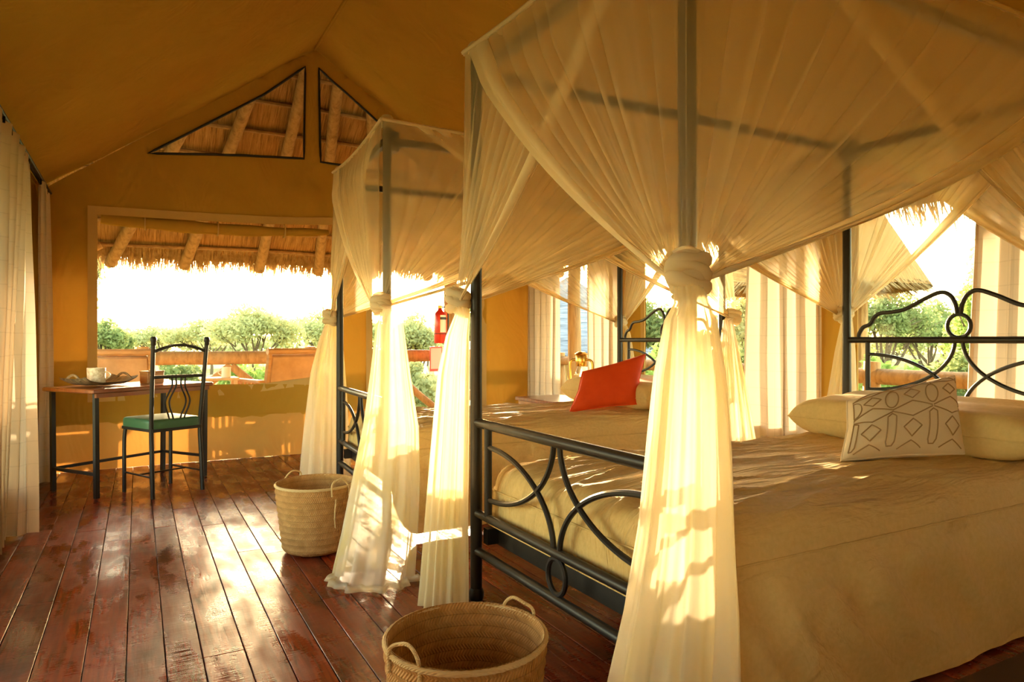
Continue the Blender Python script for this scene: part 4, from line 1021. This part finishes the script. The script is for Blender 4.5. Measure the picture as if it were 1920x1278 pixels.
# ------------------------------------------------------------------ neighbouring huts
def hut(label, c, half, ze, za, mat, rot=0, sides=10, legs=True, body=True, pr=.8):
    t = thing('thatched_hut', label, 'hut', (c.x, c.y, GZ-.1), rot); m = MB(); b = GZ-.1; P = []; n = 60; k = 14
    for j in range(k):
        v = j/(k-1); r = half*(1-v)**.95+.03; z = ze-b+(za-ze)*v
        for i in range(n): a = 2*PI*i/n; P.append((r*math.cos(a)*(1+.015*nz3(math.cos(a)*6, math.sin(a)*6, v*6)), r*math.sin(a)*(1+.015*nz3(math.cos(a)*6, math.sin(a)*6, v*6+3)), z+.04*nz3(math.cos(a)*5, math.sin(a)*5, v*4)))
    for j in (1,):
        for i in range(n): pass
    m.grid(P, n, k, closed_u=True); m.grid([((half*.98)*math.cos(a), (half*.98)*math.sin(a), ze-b) for a in [2*PI*i/n for i in range(n)]][::-1]+[(.05*math.cos(a), .05*math.sin(a), za-b-.35) for a in [2*PI*i/n for i in range(n)]][::-1], n, 2, closed_u=True)
    m.build('roof', mat, t)
    V = []; Fs = []
    for i in range(1500):
        a = R.uniform(0, 2*PI); r = half*R.uniform(.95, 1.0); p = Vector((r*math.cos(a), r*math.sin(a), ze-b+R.uniform(-.02, .1))); d = Vector((math.cos(a), math.sin(a), -.75)).normalized()*R.uniform(.1, .34); wv = Vector((-math.sin(a), math.cos(a), 0))*.014; o = len(V)
        V += [tuple(p-wv), tuple(p+wv), tuple(p+d)]; Fs.append((o, o+1, o+2))
    m = MB(); m.v = V; m.f = Fs; o = m.build('fringe', 'straw' if mat == 'thatch' else mat, t, smooth=False); o['kind'] = 'stuff'
    for i in range(8):
        a = 2*PI*i/8+.2; MB().tube([(half*pr*math.cos(a), half*pr*math.sin(a), 0), (half*pr*math.cos(a), half*pr*math.sin(a), ze-b+.3)], .09, 8).build('post', 'pole_wood', t)
    if body: MB().lathe([(half*.42, .1), (half*.42, ze-b+.2)], 24).build('canvas_wall', 'hut_canvas', t)
    return t
D = 13.; tipc = ond(1712, 545, D); hc = ond(1515, 545, D)
hut('thatched hut with ragged straw eave beyond the railing behind the headboards', hc, (tipc-hc).length, tipc.z, tipc.z+3.4, 'thatch', body=True, pr=.5)
D2 = 24.; h2 = ond(1065, 640, D2)
hut('grey thatched hut far beyond the lantern window', h2, 4.0, .55, 3.2, 'grey_thatch', body=False)

# ------------------------------------------------------------------ trees and bushes
def leaf_cloud(blobs, n, size, rr):
    V = np.empty((n*4, 3), np.float32); k = 0; tot = sum(b[3] for b in blobs); 
    ctr = np.empty((n, 3), np.float32); i0 = 0
    for bi, (c, rad, rz_, wgt) in enumerate(blobs):
        q = int(n*wgt/tot) if bi < len(blobs)-1 else n-i0
        d = rr.normal(size=(q, 3)); d /= np.linalg.norm(d, axis=1)[:, None]; d *= (rr.random((q, 1))**.45)
        ctr[i0:i0+q] = np.array(c)+d*np.array([rad, rad, rz_]); i0 += q
    a = rr.normal(size=(n, 3)); a /= np.linalg.norm(a, axis=1)[:, None]; b = rr.normal(size=(n, 3)); b -= a*(a*b).sum(1)[:, None]; b /= np.linalg.norm(b, axis=1)[:, None]
    s = size*rr.uniform(.6, 1.3, (n, 1))
    V[0::4] = ctr-a*s; V[1::4] = ctr-b*s*.5; V[2::4] = ctr+a*s; V[3::4] = ctr+b*s*.5
    m = MB(); m.v = V.tolist(); m.f = [(i*4, i*4+1, i*4+2, i*4+3) for i in range(n)]; return m
def tree(name, label, cat, base, top, half, nleaf, size, mat, seed, flat=.28, group=None, trunk=True, nb=9):
    rr = np.random.default_rng(seed); t = thing(name, label, cat, base, 0, group); H = top-base.z; blobs = []; m = MB()
    for i in range(nb):
        a = 2.4*i+seed; r = half*math.sqrt((i+.3)/nb)*.8; c = Vector((r*math.cos(a), r*math.sin(a), H*(1-flat*.42)+H*flat*.14*math.cos(i*1.7)-(r/half)**2*H*flat*.6))
        blobs.append((tuple(c), half*rr.uniform(.26, .42), H*flat*rr.uniform(.28, .45), 1.))
        if trunk:
            fk = Vector((rr.uniform(-.05, .05)*half, rr.uniform(-.05, .05)*half, H*(.25+.12*rr.random())))
            m.tube(smooth_pts([fk, fk.lerp(c, .5)+Vector((0, 0, -.05*H)), c], 4), [.035*H*.5*(1-.8*k/8) for k in range(9)], 6)
            for q in range(3):
                e = c+Vector((rr.normal()*half*.22, rr.normal()*half*.22, H*flat*.2*rr.random())); m.tube([fk.lerp(c, .55), c.lerp(e, .5)-Vector((0, 0, .03*H)), e], [.010*H*.7, .006*H*.7, .002*H], 5)
    if not trunk: blobs.append(((0, 0, H*.35), half*.75, H*.35, 2.5))
    f = leaf_cloud(blobs, nleaf, size, rr).build('foliage', mat, t, smooth=False); f['kind'] = 'stuff'
    if trunk:
        m.tube(smooth_pts([(0, 0, -.3), (.02*H, 0, .15*H), (0, .01*H, .33*H)], 4), [.055*H*.55*(1-.35*k/8) for k in range(9)], 8); m.build('trunk', 'bark', t)
    else:
        for q in range(5): m.tube([(0, 0, -.2), (half*.4*math.cos(q*1.3), half*.4*math.sin(q*1.3), H*.6)], [.03, .01], 5)
        m.build('stem', 'bark', t)
    return t
def at(px_, D, z=GZ-.1): p = ond(px_, 637, D); return Vector((p.x, p.y, z))
def ztop(y, D): return EYE+(HY-y)/FPX*D
TREES = [  # px, distance, top row, half width in px, leaves, leaf size, material
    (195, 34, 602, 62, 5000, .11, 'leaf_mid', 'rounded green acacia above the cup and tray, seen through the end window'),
    (300, 54, 610, 85, 5000, .13, 'leaf_hazed', 'pale flat acacia low between two larger crowns outside the end window'),
    (395, 44, 597, 85, 5500, .11, 'leaf_hazed', 'pale spreading acacia above the desk chair outside the end window'),
    (475, 34, 574, 95, 8000, .10, 'leaf_hazed', 'tall umbrella acacia with layered crown above the deck table'),
    (600, 42, 583, 90, 6000, .11, 'leaf_hazed', 'sunlit acacia crown beside the bed post above the right deck chair'),
    (690, 52, 600, 70, 4500, .12, 'leaf_hazed', 'pale acacia half hidden by the gathered tail of the net'),
    (775, 24, 590, 60, 4500, .08, 'leaf_hazed', 'open branched acacia left of the fire extinguisher'),
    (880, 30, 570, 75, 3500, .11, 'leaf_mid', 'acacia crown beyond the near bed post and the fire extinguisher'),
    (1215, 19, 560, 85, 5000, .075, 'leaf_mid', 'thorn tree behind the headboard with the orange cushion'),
    (1395, 17, 545, 75, 5000, .065, 'leaf_hazed', 'fine twigged tree seen in the gap beside the checked curtain'),
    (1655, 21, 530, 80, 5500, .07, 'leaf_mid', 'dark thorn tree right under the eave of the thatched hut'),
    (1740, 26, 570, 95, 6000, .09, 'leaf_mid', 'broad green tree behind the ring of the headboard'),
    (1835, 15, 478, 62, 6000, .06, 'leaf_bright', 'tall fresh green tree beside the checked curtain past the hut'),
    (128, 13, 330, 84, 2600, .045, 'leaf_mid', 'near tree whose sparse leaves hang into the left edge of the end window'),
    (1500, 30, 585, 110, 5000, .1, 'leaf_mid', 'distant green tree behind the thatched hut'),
    (40, 22, 470, 90, 4500, .09, 'leaf_mid', 'leafy tree outside the side window by the desk'),
]
for i, (px_, D, ty, hp, nl, sz, mt, lb) in enumerate(TREES):
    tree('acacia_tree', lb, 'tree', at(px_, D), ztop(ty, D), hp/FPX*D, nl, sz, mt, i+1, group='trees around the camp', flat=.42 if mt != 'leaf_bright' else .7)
BUSH = [(455, 15, 666, 55, 'leaf_bright', 'bright green bush below the log rail beside the mug'), (330, 17, 672, 60, 'leaf_mid', 'green bush below the log rail behind the desk chair'), (215, 14, 668, 55, 'leaf_mid', 'green bush behind the deck chair by the tray'),
        (700, 13, 690, 60, 'leaf_bright', 'lime green bush glowing beside the gathered tail'), (770, 16, 672, 60, 'leaf_hazed', 'pale bush below the slanted brace at the doorway'), (560, 18, 650, 70, 'leaf_hazed', 'pale bush behind the right deck chair'),
        (1640, 8.5, 655, 42, 'leaf_bright', 'yellow green shrub against the railing beside the headboard post'), (1720, 9.5, 690, 60, 'leaf_bright', 'low bright shrub behind the railing and the cream cushion'), (1790, 14, 655, 80, 'leaf_mid', 'green bush under the fresh green tree'), (1400, 12, 640, 60, 'leaf_mid', 'bush behind the railing next to the checked curtain'), (1225, 12, 660, 55, 'leaf_bright', 'bush behind the orange cushion headboard')]
for i, (px_, D, ty, hp, mt, lb) in enumerate(BUSH):
    tree('bush', lb, 'bush', at(px_, D), ztop(ty, D), hp/FPX*D, 2600, .05+.002*D, mt, 40+i, flat=.6, trunk=False, group='bushes beyond the railing')
far = np.random.default_rng(5)
for i in range(26):
    px_ = -200+i*90+far.uniform(-15, 15); D = 64 if i % 2 else 74
    tree('acacia_tree', 'hazy acacia in the distant tree line', 'tree', at(px_, D), ztop(622+far.uniform(-8, 8), D), 66/FPX*D, 1500, .24, 'leaf_hazed', 80+i, group='distant tree line', flat=.6, nb=6)
